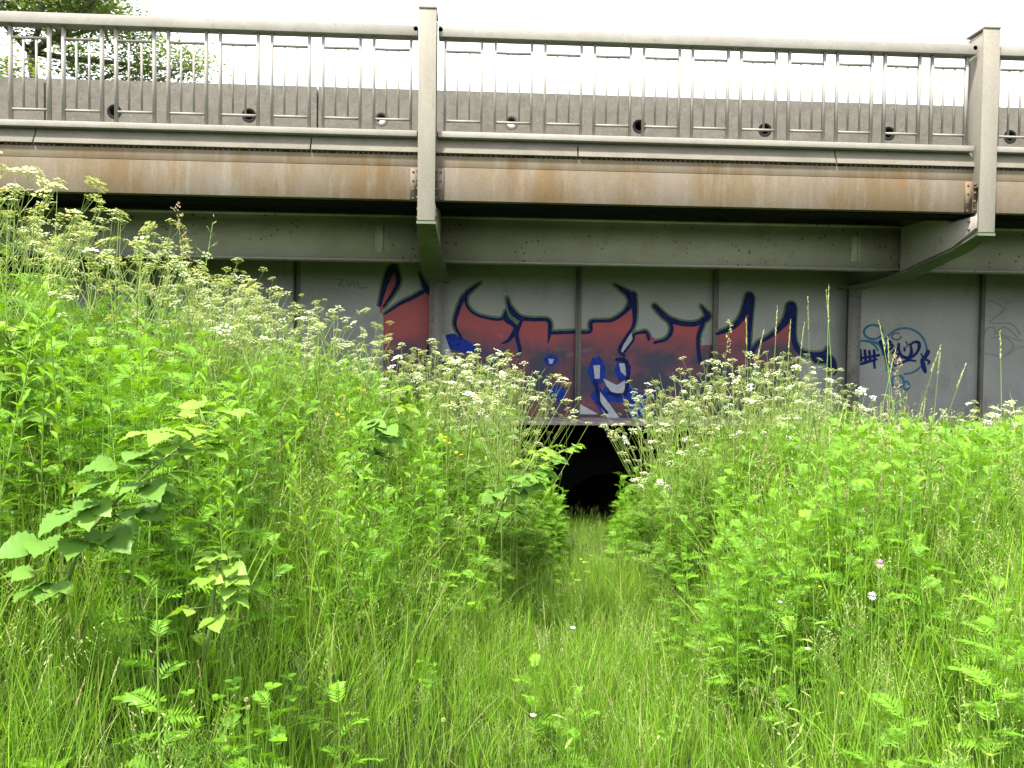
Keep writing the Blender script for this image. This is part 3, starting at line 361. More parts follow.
# ------------------------------------------------------------------ concrete barrier segments behind the railing
hole_x=[-4.44+1.63*k for k in range(-6,10)]
bj=[1.33+3.3*k for k in range(-5,6)]
blabels={}
for a,b in zip(bj[:-1],bj[1:]):
    x0=max(a,BX0)+.012; x1=min(b,BX1)-.012
    if x1-x0<.3: continue
    t=tag(empty('concrete_barrier',((x0+x1)/2,9.9,Z(2.345))),None,'barrier','precast concrete barrier blocks along the road edge')
    ox,oy,oz=(x0+x1)/2,9.9,Z(2.345)
    g=Geo(); y0,y1=9.8,10.0; z0,z1=Z(2.345),Z(3.40); r=.06; s=.12; zc=Z(3.02)
    hs=[h for h in hole_x if x0+.15<h<x1-.15]
    cuts=[x0]+[c for h in hs for c in (h-s,h+s)]+[x1]
    for yy in (y0,y1):
        for k in range(0,len(cuts),2): g.add([(cuts[k],yy,z0),(cuts[k+1],yy,z0),(cuts[k+1],yy,z1),(cuts[k],yy,z1)],[(0,1,2,3)])
        for h in hs:
            for za,zb_ in ((z0,zc-s),(zc+s,z1)): g.add([(h-s,yy,za),(h+s,yy,za),(h+s,yy,zb_),(h-s,yy,zb_)],[(0,1,2,3)])
    g.add([(x,y,z) for x in (x0,x1) for y in (y0,y1) for z in (z0,z1)],[(0,1,3,2),(4,5,7,6),(1,3,7,5),(0,2,6,4)])
    for h in hs:
        n=16
        for yy in (y0,y1):
            sq=[];ci=[]
            for i in range(n):
                t_=2*PI*i/n+PI/4; c_,s_=math.cos(t_),math.sin(t_); m_=max(abs(c_),abs(s_)); sq.append((h+s*c_/m_,yy,zc+s*s_/m_)); ci.append((h+r*c_,yy,zc+r*s_))
            g.add(sq+ci,[(i,(i+1)%n,n+(i+1)%n,n+i) for i in range(n)])
        v=[(h+r*math.cos(2*PI*i/n),yy,zc+r*math.sin(2*PI*i/n)) for yy in (y0,y1) for i in range(n)]
        g.add(v,[(i,(i+1)%n,n+(i+1)%n,n+i) for i in range(n)])
    g.V=[(x-ox,y-oy,z-oz) for x,y,z in g.V]
    g.build('barrier_block',M['barrier'],t)
    for h in hs:
        open_=min(abs(h-(-1.17)),abs(h-.45))<.1
        g=Geo(); n=16; ro,ri=.088,.055
        v=[(h-ox+rr*math.cos(2*PI*i/n),yy-oy,zc-oz+rr*math.sin(2*PI*i/n)) for rr,yy in ((ro,9.797),(ri,9.792)) for i in range(n)]
        v+=[(h-ox+ri*math.cos(2*PI*i/n),9.99-oy,zc-oz+ri*math.sin(2*PI*i/n)) for i in range(n)]
        fs=[(i,(i+1)%n,n+(i+1)%n,n+i) for i in range(n)]+[(n+i,n+(i+1)%n,2*n+(i+1)%n,2*n+i) for i in range(n)]
        if not open_: fs.append(tuple(range(2*n,3*n)))
        g.add(v,fs); g.build('drain_sleeve',M['black'] if not open_ else M['rivet'],t)
    k=round((a-1.33)/3.3)
    lb={-3:'stained concrete barrier block at the far left edge of the photo, backed by the tree',-2:'stained concrete barrier block behind the left railing with the green tree over its left half',
        -1:'stained concrete barrier block right behind the left tall post, with bright drain holes',0:'stained concrete barrier block behind the middle of the railing between the two tall posts',
        1:'stained concrete barrier block behind the right tall post'}.get(k)
    t['label']=lb or ('stained concrete barrier block outside the right edge' if k>1 else 'stained concrete barrier block outside the left edge')
# ------------------------------------------------------------------ railings, one per bay
def railing(a,b,label,n):
    x0=a+.105; x1=b-.105; t=tag(empty('metal_railing',((x0+x1)/2,8.0,Z(2.30))),label,'railing','steel railing bays between the tall posts'); cx=(x0+x1)/2; zb=Z(2.30)
    L=lambda g:(setattr(g,'V',[(x-cx,y-8.0,z-zb) for x,y,z in g.V]),g)[1]
    g=Geo(); g.box(x0,x1,7.93,8.06,Z(3.29),Z(3.397)); L(g).build('handrail',M['rail'],t,bevel=.004)
    g=Geo(); g.box(x0,x1,7.94,8.05,Z(2.283),Z(2.342)); L(g).build('bottom_rail',M['rail'],t,bevel=.004)
    pitch=(x1-x0)/n; gw=pitch*.73; 
    bars=[];off=(pitch-gw)/2
    for i in range(n):
        u=x0+off+i*pitch; v=u+gw
        g=Geo()
        for xx in (u,v): g.box(xx-.013,xx+.013,7.975,8.015,Z(2.343),Z(3.289))
        z1,z2=2.343+.945*.872,2.343+.945*.125
        for zz in (z1,z2): g.box(u+.0132,v-.0132,7.982,8.008,Z(zz-.0095),Z(zz+.0095))
        for f in (1/3,2/3): g.box(u+gw*f-.009,u+gw*f+.009,7.987,8.003,Z(z2+.0097),Z(z1-.0097))
        L(g).build('baluster_frame',M['rail'],t)
railing(PX[0],PX[1],'steel railing bay beyond the left edge of the photo',11)
railing(PX[1],PX[2],'steel railing bay left of the left tall post, tree showing through',11)
railing(PX[2],PX[3],'steel railing bay between the two tall posts',11)
railing(PX[3],PX[4],'steel railing bay right of the right tall post',11)
railing(PX[4],PX[5],'steel railing bay beyond the right edge of the photo',11)
# ------------------------------------------------------------------ view helpers (only for choosing where the meadow is dense and how tall it grows)
QP,QY,QR=math.radians(1.63),math.radians(2.917),math.radians(.709); FPX=770.0
fwd=np.array([math.sin(QY)*math.cos(QP),math.cos(QY)*math.cos(QP),-math.sin(QP)])
r0=np.array([math.cos(QY),-math.sin(QY),0]); u0=np.cross(r0,fwd)
CR=r0*math.cos(QR)+u0*math.sin(QR); CU=-r0*math.sin(QR)+u0*math.cos(QR)
def pxy(X,Y,z):
    p=np.array([X,Y,z]); d=p@fwd; return 512+FPX*(p@CR)/d, 384-FPX*(p@CU)/d
def z_at(X,Y,py):
    a,b=pxy(X,Y,0)[1],pxy(X,Y,.5)[1]; return (py-a)/(b-a)*.5
def interp(tab,x): return float(np.interp(x,[t[0] for t in tab],[t[1] for t in tab]))
SKY=[(-400,130),(-50,155),(0,165),(60,188),(100,205),(150,235),(200,258),(240,282),(300,300),(350,322),(400,345),(450,356),(500,354),(540,378),(566,400),(574,500),(600,540),(618,500),(626,400),(655,372),(700,352),(760,352),(800,362),(850,388),(880,412),(930,430),(960,425),(1000,415),(1060,405),(1400,380)]
LOW=[(-300,270),(0,255),(100,266),(200,292),(300,325),(400,366),(470,412),(530,450),(560,485),(575,540),(608,540),(620,480),(640,450),(700,430),(760,415),(850,410),(950,422),(1024,415),(1400,400)]
def in_path(X,Y,w=.42): return abs(X-xc(Y))<w+.04*(8-Y)
# ------------------------------------------------------------------ templates
def blade(g,x,y,h,w,ang,bend,m=0,tone=.5,n=4,z0=0.0,roll=0):
    dx,dy=math.cos(ang),math.sin(ang); sx,sy=-math.sin(ang+roll),math.cos(ang+roll); vs=[]
    for i in range(n):
        t=i/n; ww=w*(1-t**1.6*.75)*.5*(.6+.4*min(1,t*4)); d=bend*h*t*t; z=z0+h*(t-.18*abs(bend)*t*t)
        vs+=[(x+dx*d+sx*ww,y+dy*d+sy*ww,z),(x+dx*d-sx*ww,y+dy*d-sy*ww,z)]
    d=bend*h; vs.append((x+dx*d,y+dy*d,z0+h*(1-.18*abs(bend))-max(0,abs(bend)-.7)*h*.3))
    g.add(vs,[(2*i,2*i+1,2*i+3,2*i+2) for i in range(n-1)]+[(2*n-2,2*n-1,2*n)],m,tone)
def grass_clump(n,R,hmin,hmax,w,seed=0,heads=0):
    g=Geo()
    for i in range(n):
        a=random.uniform(0,2*PI); r=R*math.sqrt(random.random()); h=random.uniform(hmin,hmax)
        blade(g,r*math.cos(a),r*math.sin(a),h,w*random.uniform(.5,1.5),random.uniform(0,2*PI),abs(random.gauss(.2,.38)),0,random.random(),4,-.02,random.uniform(-.6,.6))
    for i in range(heads):
        a=random.uniform(0,2*PI); r=R*math.sqrt(random.random()); seedstem(g,r*math.cos(a),r*math.sin(a),hmax*random.uniform(.9,1.15),random.choice('oopb'),1,random.choice((2,2,2,3)))
    return g
def seedstem(g,x,y,h,kind,ms,mh,scale=1.0):
    """a flowering grass stalk: o = open panicle, p = slim spike, b = drooping oat-like spikelets, k = thick clustered head"""
    a=random.uniform(0,2*PI); b=random.uniform(.02,.16)*h
    P=lambda t:np.array([x+math.cos(a)*b*t*t,y+math.sin(a)*b*t*t,h*t])
    g.tube([P(0),P(.35),P(.7),P(.97)],[.0014*scale,.0013*scale,.001*scale,.0006*scale],3,ms,random.random(),False)
    def spik(p,d,L,w):
        d=np.array(d)/np.linalg.norm(d); s=np.cross(d,(random.uniform(-1,1),random.uniform(-1,1),.3)); s/=np.linalg.norm(s)+1e-9
        g.add([p,p+d*L*.45+s*w,p+d*L,p+d*L*.45-s*w],[(0,1,2,3)],mh,random.random())
    if kind=='p':
        for i in range(34):
            t=.86+.14*i/33; p=P(t); w=random.uniform(0,2*PI); spik(p,(math.cos(w)*.28,math.sin(w)*.28,1),.010*scale*(1.1-.4*i/33),.0016*scale)
    elif kind=='o':
        for i in range(9):
            t=.74+.25*i/8; p=P(t); L=.05*(1-(t-.74)/.3)*scale; w=random.uniform(0,2*PI); d=np.array([math.cos(w),math.sin(w),.9]); e=p+d*L*.7
            g.tube([p,e],[.0005*scale]*2,3,ms,.7,False)
            for j in range(3): spik(p+d*L*.7*(.5+j*.25),(d[0],d[1],random.uniform(.2,1)),.007*scale,.0015*scale)
    elif kind=='b':
        for i in range(7):
            t=.72+.27*i/6; p=P(t); w=random.uniform(0,2*PI); e=p+np.array([math.cos(w)*.025,math.sin(w)*.025,.005])*scale
            g.tube([p,e],[.0005*scale]*2,3,ms,.7,False); spik(e,(math.cos(w)*.5,math.sin(w)*.5,-.8),.012*scale,.0017*scale)
    else:
        for i in range(11):
            t=.80+.2*i/10; p=P(t); w=random.uniform(0,2*PI); off=.012*scale*(1.15-(t-.8)*4)
            q=p+np.array([math.cos(w),math.sin(w),0])*off
            for j in range(9): spik(q+np.array([random.gauss(0,.004),random.gauss(0,.004),random.gauss(0,.005)])*scale,(math.cos(w)*.6+random.gauss(0,.4),math.sin(w)*.6+random.gauss(0,.4),.8),.009*scale,.0022*scale)
def pinnate(g,base,dirn,L,pairs,m,tone,lw=.3,droop=.35,stemm=None):
    """fern-like leaf: rachis with paired pointed leaflets"""
    d=np.array(dirn,float); d/=np.linalg.norm(d); side=np.cross(d,(0,0,1.)); side/=np.linalg.norm(side)+1e-9; up=np.cross(side,d); ra=random.gauss(0,.45); side,up=side*math.cos(ra)+up*math.sin(ra),up*math.cos(ra)-side*math.sin(ra)
    P=lambda t:np.array(base)+d*L*t-np.array((0,0,droop*L*t*t))+up*.08*L*math.sin(PI*t)
    pts=[P(k/4) for k in range(5)]
    for k in range(4):
        a,b=pts[k],pts[k+1]; w=.0018*(1-k*.2)*(L/.15)
        g.add([a-side*w,a+side*w,b+side*w*.8,b-side*w*.8],[(0,1,2,3)],m if stemm is None else stemm,tone)
    for i in range(pairs):
        t=.14+.84*i/pairs; p=P(t); q=P(min(1,t+.05)); ax=(q-p)/(np.linalg.norm(q-p)+1e-9)
        ll=L*lw*math.sin(PI*(.16+.78*t))**.8*random.uniform(.85,1.15)
        for s in (-1,1):
            dd=side*s*.86+ax*.5+up*random.uniform(-.1,.28); n2=np.cross(dd,up); n2/=np.linalg.norm(n2)+1e-9; w=ll*.115
            tip=p+dd*ll; g.add([p,p+dd*ll*.35+n2*w,tip,p+dd*ll*.35-n2*w],[(0,1,2,3)],m,tone)
    p=P(1.0); g.add([P(.93)-side*.004,p+d*L*.09,P(.93)+side*.004],[(0,1,2)],m,tone)
def tansy(h):
    g=Geo(); lean=random.uniform(0,.12); a0=random.uniform(0,2*PI); tn=random.random()
    P=lambda t:np.array([math.cos(a0)*lean*h*t*t,math.sin(a0)*lean*h*t*t,h*t])
    g.tube([P(0),P(.5),P(1)],[.004,.003,.0015],4,1,tn,False)
    n=int(17*h/.7)
    for i in range(n):
        t=.18+.82*i/n; a=i*2.4+random.uniform(-.4,.4); el=.35+.9*t**2; L=random.uniform(.12,.17)*(1.1-.45*t)
        pinnate(g,P(t),(math.cos(a),math.sin(a),el),L,int(random.choice((8,9,10))),0,min(1,max(0,tn*.6+.4*t)),.3)
    return g
def leaf(g,base,dirn,L,W,m,tone,fold=.25,droop=.3,n=5,shape=0):
    d=np.array(dirn,float); d/=np.linalg.norm(d); side=np.cross(d,(0,0,1.)); side/=np.linalg.norm(side)+1e-9; up=np.cross(side,d); ra=random.gauss(0,.3); side,up=side*math.cos(ra)+up*math.sin(ra),up*math.cos(ra)-side*math.sin(ra)
    vs=[];
    for i in range(n+1):
        t=i/n; c=np.array(base)+d*L*t-np.array((0,0,droop*L*t*t))
        w=(W*.55*math.sin(PI*t**.82)**.95 if shape==0 else W*.5*(math.sin(PI*(t*.97+.015))**.7)*(1.0-.35*t)) if 0<t<1 else 0.0008
        if n>=6 and 0<t<1: w*=1+.05*(-1)**i
        rz=(.035*W*(-1)**i if n>=10 else 0); vs+=[c-side*w+up*(w*fold+rz),c,c+side*w+up*(w*fold+rz)]
    g.add(vs,[(3*i,3*i+1,3*i+4,3*i+3) for i in range(n)]+[(3*i+1,3*i+2,3*i+5,3*i+4) for i in range(n)],m,tone)
def lance_plant(h):
    g=Geo(); a0=random.uniform(0,2*PI); tn=random.random()
    P=lambda t:np.array([math.cos(a0)*.08*h*t*t,math.sin(a0)*.08*h*t*t,h*t])
    g.tube([P(0),P(.5),P(1)],[.004,.003,.0015],4,1,tn,False); n=int(22*h/.6)
    for i in range(n):
        t=.25+.75*i/n; a=i*2.4+random.uniform(-.4,.4); L=random.uniform(.06,.10)*(1.25-.5*t)
        leaf(g,P(t),(math.cos(a),math.sin(a),.5+1.0*t),L,L*random.uniform(.13,.19),0,tn*.5+.5*t,.3,.35,4)
    return g
def vetch(h):
    """small low clover-like leaves"""
    g=Geo(); tn=random.random()
    for k in range(7):
        a=random.uniform(0,2*PI); r=random.uniform(.01,.09); hh=h*random.uniform(.5,1); p=(math.cos(a)*r,math.sin(a)*r,hh)
        g.tube([(0,0,0),p],[.0012,.0008],3,1,tn,False)
        for j in range(3):
            b=a+j*2.1; leaf(g,p,(math.cos(b),math.sin(b),.25),.022,.016,0,tn,.2,.1,3)
    return g
# ------------------------------------------------------------------ grass (uncountable)
def visible(X,Y,margin=.7): 
    t=X/max(Y,.3); return -0.72-margin/Y<t<.78+margin/Y
gt=[grass_clump(30,.11,.18,.48,.0042) for _ in range(7)]+[grass_clump(18,.12,.22,.52,.0075) for _ in range(3)]+[grass_clump(22,.11,.20,.46,.004,heads=4) for _ in range(6)]
fine=[grass_clump(34,.10,.14,.38,.003,heads=2) for _ in range(5)]
places=[]
def n_at(Y): return 165 if Y<2.6 else 115 if Y<4.2 else 66 if Y<6.5 else 42
for iy in range(100):
    Y=.75+iy*.1
    if Y>10.0: break
    for ix in range(-75,95):
        X=ix*.1
        if not visible(X,Y): continue
        dens=n_at(Y)*.01
        if in_path(X,Y,.45): dens*=1.0+.9*S((Y-3)/3)
        k=int(dens)+(random.random()<dens-int(dens))
        for _ in range(k):
            x=X+random.uniform(-.05,.05); y=Y+random.uniform(-.05,.05)
            if y>9.3 and random.random()<(y-9.3)/.6: continue
            z=ground(x,y); s=random.uniform(.75,1.2)
            patch=.5+.5*math.sin(x*1.7+.6*y)*math.cos(y*1.3-x*.5)
            s*=.8+.35*patch
            if in_path(x,y,.5): s*=.8 if y<6.5 else .5
            px,py=pxy(x,y,z+.45*s)
            if y<2.8: s*=.82
            ti=random.randrange(len(gt)) if random.random()>.4 else len(gt)+random.randrange(len(fine))
            if not in_path(x,y,.75) and y>3: 
                s*=1.2 if x<xc(y) or y<3.6 else 1.5
            places.append((ti,x,y,z+EYE,random.uniform(0,2*PI),s,random.uniform(.85,1.2),random.gauss(0,.16),random.gauss(0,.14)))
print('grass clumps',len(places))
o=bake('meadow_grass',gt+fine,places,[M['grass'],M['stemg'],M['seed'],M['seedb']]); tag(o,'dense bright green meadow grass with pale seed heads filling the foreground','grass',kind='stuff')
# ------------------------------------------------------------------ ferny ground cover and leafy plants (uncountable)
tt=[tansy(h) for h in (.5,.6,.7,.8,.9)]; th=[.5,.6,.7,.8,.9]; tt+=[tansy(.34),tansy(.4),tansy(.28)]
lt=[lance_plant(h) for h in (.45,.6,.75,.9)]; lh=[.45,.6,.75,.9]
vt=[vetch(h) for h in (.18,.26,.34)]
pt_,pl_,pv_=[],[],[]
tries=0
while len(pt_)<1500 and tries<40000:
    tries+=1; Y=random.uniform(1.9,8.6); X=random.uniform(-.8*Y-.6,.85*Y+.6)
    if in_path(X,Y,.40 if Y<7.5 else .24): continue
    z=ground(X,Y); px,_=pxy(X,Y,z)
    if px<560 and Y<3.1 and not(px<240 and Y>2.25) and random.random()<.93: continue
    if px>600 and Y<3.0 and random.random()<.8: continue
    top=z_at(X,Y,interp(LOW,px)+abs(random.gauss(0,18))); h=top-z; 
    if h<.3: continue
    # patchiness: ferny leaves prefer the right side and the middle left
    f=.5+.5*math.sin(X*1.9+2)*math.sin(Y*1.4+X*.7)
    if random.random()>.4+.8*f: continue
    h=min(h,random.uniform(.55,.92)); 
    if Y<2.8 and px>240: h=min(h,.5)
    i=min(range(5),key=lambda k:abs(th[k]-h)); pt_.append((i,X,Y,z+EYE,random.uniform(0,2*PI),max(.6,min(1.25,h/th[i])),1,random.gauss(0,.05),random.gauss(0,.05)))
for _ in range(100):
    Y=1.9+3.2*random.random(); X=random.uniform(-.75*Y-.3,.8*Y+.3); f=math.sin(X*3.1+1)*math.sin(Y*2.7+X)
    if random.random()>.45+.6*f: continue
    pt_.append((random.choice((5,6,7)),X,Y,ground(X,Y)+EYE,random.uniform(0,2*PI),random.uniform(.7,1.15),1,random.gauss(0,.1),random.gauss(0,.1)))
for _ in range(100):     # leafy rims of the dark opening
    px=random.choice((random.uniform(532,563),random.uniform(616,655))); Y=random.uniform(6.2,8.4); X=(px-473)/770*Y
    pt_.append((random.choice((0,1,2)),X,Y,ground(X,Y)+EYE,random.uniform(0,2*PI),random.uniform(.8,1.2),1,0,0))
tries=0
while len(pl_)<520 and tries<40000:
    tries+=1; Y=random.uniform(2.3,8.8); X=random.uniform(-.8*Y-.6,.85*Y+.6)
    if in_path(X,Y,.55 if Y<7.5 else .3): continue
    z=ground(X,Y); px,_=pxy(X,Y,z)
    if (px>560 and random.random()<.75) or (px>240 and Y<2.9): continue
    f=.5+.5*math.sin(X*1.3-1)*math.sin(Y*1.7+1)
    if random.random()>.25+.8*f: continue
    top=z_at(X,Y,interp(LOW,px)+abs(random.gauss(0,14))-6); h=top-z
    if h<.35: continue
    h=min(h,random.uniform(.6,1.0)); i=min(range(4),key=lambda k:abs(lh[k]-h)); pl_.append((i,X,Y,z+EYE,random.uniform(0,2*PI),max(.6,min(1.3,h/lh[i])),1,random.gauss(0,.06),random.gauss(0,.06)))
for _ in range(90):
    Y=1.1+6*random.random()**1.5; X=random.uniform(-.8*Y-.3,.85*Y+.3); z=ground(X,Y); pv_.append((random.randrange(3),X,Y,z+EYE,random.uniform(0,2*PI),random.uniform(.9,1.5),1,0,0))
o=bake('ferny_ground_cover',tt,pt_,[M['tansy'],M['stemg']]); tag(o,'mass of ferny leaved green plants on both banks','ground cover',kind='stuff')
o=bake('leafy_ground_cover',lt,pl_,[M['lance'],M['stemg']]); tag(o,'mass of bright narrow leaved green plants on both banks','ground cover',kind='stuff')
o=bake('clover_ground_cover',vt,pv_,[M['lance'],M['stemg']]); tag(o,'small round clover leaves low among the grass','ground cover',kind='stuff')
# ------------------------------------------------------------------ cow parsley: individual plants with stem, foliage and flower heads
def umbel_mesh(name,white,seed):
    random.seed(seed); g=Geo(); n=random.randint(9,13); R=random.uniform(.026,.036)
    for i in range(n):
        a=i*2.399; rr=R*math.sqrt((i+.5)/n); z=.018+.013*(1-(rr/R)**2)+random.uniform(-.004,.004); p=np.array([math.cos(a)*rr,math.sin(a)*rr,z])
        g.tube([(0,0,0),p*.98],[.0006,.0004],3,0,.6,False)
        for j in range(11):
            b=j*2.4; q=.0075*math.sqrt((j+.3)/11); c=p+np.array([math.cos(b)*q,math.sin(b)*q,.004+random.uniform(-.0015,.0015)])
            s=random.uniform(.0014,.0022)*(1.25 if white else 1); t=random.uniform(0,PI); ux=np.array([math.cos(t),math.sin(t),random.uniform(-.5,.5)])*s; uy=np.array([-math.sin(t),math.cos(t),random.uniform(-.5,.5)])*s
            g.add([c-ux-uy,c+ux-uy,c+ux+uy,c-ux+uy],[(0,1,2,3)],1,random.random())
    return g.mesh(name,[M['pstem'],M['floretw' if white else 'floret']])
UM=[umbel_mesh('flower_head',False,100+i) for i in range(5)]; UW=[umbel_mesh('flower_head',True,200+i) for i in range(3)]
random.seed(31)
def parsley_variant(H):
    st=Geo(); fo=Geo(); nodes=[]; a0=random.uniform(0,2*PI); ln=random.uniform(.03,.14)*H; tn=random.random()
    P=lambda t:np.array([math.cos(a0)*ln*t*t,math.sin(a0)*ln*t*t,H*t])
    st.tube([P(0),P(.3),P(.6),P(.8),P(.975)],[.0045,.004,.003,.0022,.0012],5,0,tn,False)
    nodes.append((P(.975),1.15))
    nb=random.randint(4,6)
    for i in range(nb):
        t=.34+.5*i/nb+random.uniform(-.03,.03); a=i*2.4+random.uniform(-.5,.5); p=P(t); L=H*(.95-t)*random.uniform(.75,1.0)+.04
        d=np.array([math.cos(a)*.62,math.sin(a)*.62,1.0]); d/=np.linalg.norm(d); e=p+d*L; mid=p+d*L*.5+np.array([math.cos(a),math.sin(a),0])*.02
        st.tube([p,mid,e],[.0025,.0018,.001],4,0,tn,False); nodes.append((e,random.uniform(.85,1.1)))
        for j in range(random.randint(1,3)):
            u=random.uniform(.35,.8); q=p+d*L*u; b=a+random.uniform(-1.8,1.8); l2=L*random.uniform(.3,.55); dd=np.array([math.cos(b)*.6,math.sin(b)*.6,1.0]); dd/=np.linalg.norm(dd); e2=q+dd*l2
            st.tube([q,e2],[.0014,.0009],3,0,tn,False); nodes.append((e2,random.uniform(.6,1.0)))
        # leaf at the fork
        for s in (0,1):
            b=a+.9*(1 if s else -1); L3=random.uniform(.09,.2)*(1.2-t)
            dirn=np.array([math.cos(b),math.sin(b),.25]); rb=p+dirn*.02
            pinnate(fo,rb,dirn,L3,6,0,tn,.42,.4)
    for i in range(6):   # big lace leaves lower down
        t=random.uniform(.12,.5); a=random.uniform(0,2*PI); p=P(t); dirn=np.array([math.cos(a),math.sin(a),.5]); L=random.uniform(.16,.28)
        for u in (.35,.55,.75,1.0):
            c=p+dirn*L*u*.9-np.array((0,0,.25*L*u*u)); side=np.array([-math.sin(a),math.cos(a),0])
            if u<1:
                for s in (-1,1): pinnate(fo,c,dirn*.5+side*s,L*.55*(1.15-u),6,0,tn,.42,.3)
            else: pinnate(fo,p,dirn,L,9,0,tn,.22,.3)
    return (H,st.mesh('stem',[M['pstem']]),fo.mesh('foliage',[M['pleaf']]),nodes)
PV=[parsley_variant(h) for h in (.6,.7,.8,.9,1.0,1.1,1.2,1.3,1.45,1.6)]
UC=[]  # counter
def parsley(X,Y,H,label,group,white=.12,maxu=14,z=None,um_scale=1.0,variant=None,rz=None):
    v=min(PV,key=lambda q:abs(q[0]-H)+random.uniform(0,.12)) if variant is None else PV[variant]
    s=H/v[0]; t=tag(empty('cow_parsley',(X,Y,(ground(X,Y) if z is None else z)+EYE-.01),random.uniform(0,2*PI) if rz is None else rz),label,'wild flower',group)
    t.rotation_euler[0]=random.gauss(0,.03); t.rotation_euler[1]=random.gauss(0,.03)
    for nm,me in (('stem',v[1]),('foliage',v[2])):
        o=bpy.data.objects.new(nm,me); o.scale=(s,s,s); link(o,t)
    nodes=v[3]
    for k,(p,us) in enumerate(nodes[:maxu]):
        w=random.random()<white
        o=bpy.data.objects.new('flower_head',random.choice(UW if w else UM)); o.location=[float(c)*s for c in p]
        o.rotation_euler=(random.gauss(0,.3),random.gauss(0,.3),random.uniform(0,6)); q=us*random.uniform(.85,1.2)*um_scale; o.scale=(q,q,q*random.uniform(.8,1.1)); link(o,t); UC.append(1)
    return t
GL={'left':('yellowish cow parsley with small lacy heads in the tall thicket on the left bank','cow parsley on the left bank'),
    'mid':('pale lacy cow parsley in the thicket just left of the dark opening','cow parsley left of the dark opening'),
    'right':('pale lacy cow parsley right of the dark opening, below the red graffiti','cow parsley right of the dark opening'),
    'edge':('white topped cow parsley in front of the blue ring tags','cow parsley below the blue ring tags')}
def scatter(n,x0,x1,Y0,Y1,key,white,hm=(.65,1.6),jit=14,drop=0,um=.92,mu=12):
    c=0;tr=0
    while c<n and tr<6000:
        tr+=1; Y=random.uniform(Y0,Y1); px=random.uniform(x0,x1); X=(px-473)/770*Y
        z=ground(X,Y); top=z_at(X,Y,interp(SKY,px)+abs(random.gauss(0,jit*1.5))-jit*.55-(random.uniform(0,26) if random.random()<.1 else 0)+drop); h=top-z
        if h<hm[0]*.75: continue
        if h>hm[1]: h=hm[1]*random.uniform(.9,1.0)
        parsley(X,Y,h,GL[key][0],GL[key][1],white,mu,um_scale=um); c+=1
    print(key,c)
scatter(44,-30,240,3.2,5.2,'left',.05,jit=26,um=.92)
scatter(32,200,420,4.0,6.6,'left',.1,jit=14,um=.95)
scatter(34,425,531,4.6,7.6,'mid',.17,jit=12,drop=-8,hm=(.65,1.75),um=.92,mu=13)
scatter(14,430,531,5.2,7.8,'mid',.15,jit=22,drop=45,mu=10)
scatter(40,648,850,5.0,8.4,'right',.16,jit=13,um=.92,mu=13)
scatter(16,648,820,5.0,7.0,'right',.12,jit=20,drop=38,mu=10)
scatter(22,850,1035,5.0,7.6,'edge',.4,jit=9,drop=-6,mu=10)
# plants one can single out
parsley(-1.82,3.05,1.45,'tallest cow parsley, its white heads before the rusty fascia at the left edge','standout cow parsley',.65,15,um_scale=1.15,z=-.68)
parsley(-1.55,3.6,1.25,'second tallest cow parsley, rising before the left end of the fascia','standout cow parsley',.4,15,um_scale=1.05,z=-.68)
parsley(-1.05,4.2,1.25,'airy cow parsley silhouetted against the left end of the lower grey beam','standout cow parsley',.05,14,z=-.86)
parsley(.52,7.0,1.2,'cow parsley leaning over the left rim of the dark opening, with white heads','standout cow parsley',.6,13)
parsley(1.44,6.4,.62,'low cow parsley with bright white heads hanging over the right rim of the dark opening','standout cow parsley',.95,12,z=-1.55)
parsley(1.62,7.3,1.05,'upright white headed cow parsley at the right rim of the dark opening','standout cow parsley',.9,13,z=-1.6)
parsley(-.05,6.3,1.35,'spindly cow parsley in front of the riveted stiffener below the left tall post','standout cow parsley',.1,13,z=-1.38)
# ------------------------------------------------------------------ brambles and other single plants
def bramble(loc,pts,leaves,label,young=0,name='bramble_shoot',size=.075,cat='bramble'):
    t=tag(empty(name,(loc[0],loc[1],loc[2]+EYE)),label,cat,'bramble shoots in the meadow')
    g=Geo(); g.tube(pts,[.006,.0055,.0045,.003,.002][:len(pts)] if len(pts)<=5 else .004,6); g.build('cane',M['cane'],t,smooth=True)
    P=np.array(pts,float)
    def at(u): 
        f=u*(len(P)-1); i=min(int(f),len(P)-2); return P[i]+(P[i+1]-P[i])*(f-i)
    extra=[(min(1,u+random.uniform(-.07,.07)),a+random.uniform(.8,2.2),el+random.uniform(-.1,.2),3,s*random.uniform(.75,1)) for (u,a,el,n,s) in leaves for _ in (0,1)]
    for (u,a,el,n,s) in list(leaves)+extra:
        g=Geo(); b=at(u); d=np.array([math.cos(a),math.sin(a),el]); d/=np.linalg.norm(d); e=b+d*size*1.1*s
        g.tube([b,e],[.0018,.0014],4,1)
        for k in range(n):
            off=(0,1.15,-1.15,2.2,-2.2)[k] if n>1 else 0
            bb=a+off; L=size*s*(1.15 if k==0 else .95)*random.uniform(.9,1.1); dd=(math.cos(bb),math.sin(bb),el*.3+random.uniform(-.15,.25))
            leaf(g,e,dd,L,L*.74,0,random.random(),.1,.38,13,0)
        y=young if isinstance(young,(int,float)) else 0
        g.build('leaf',[M['brambley' if u>1-y else 'bramble'],M['cane']],t)
    return t
def on(X,Y,z): return (X,Y,z)
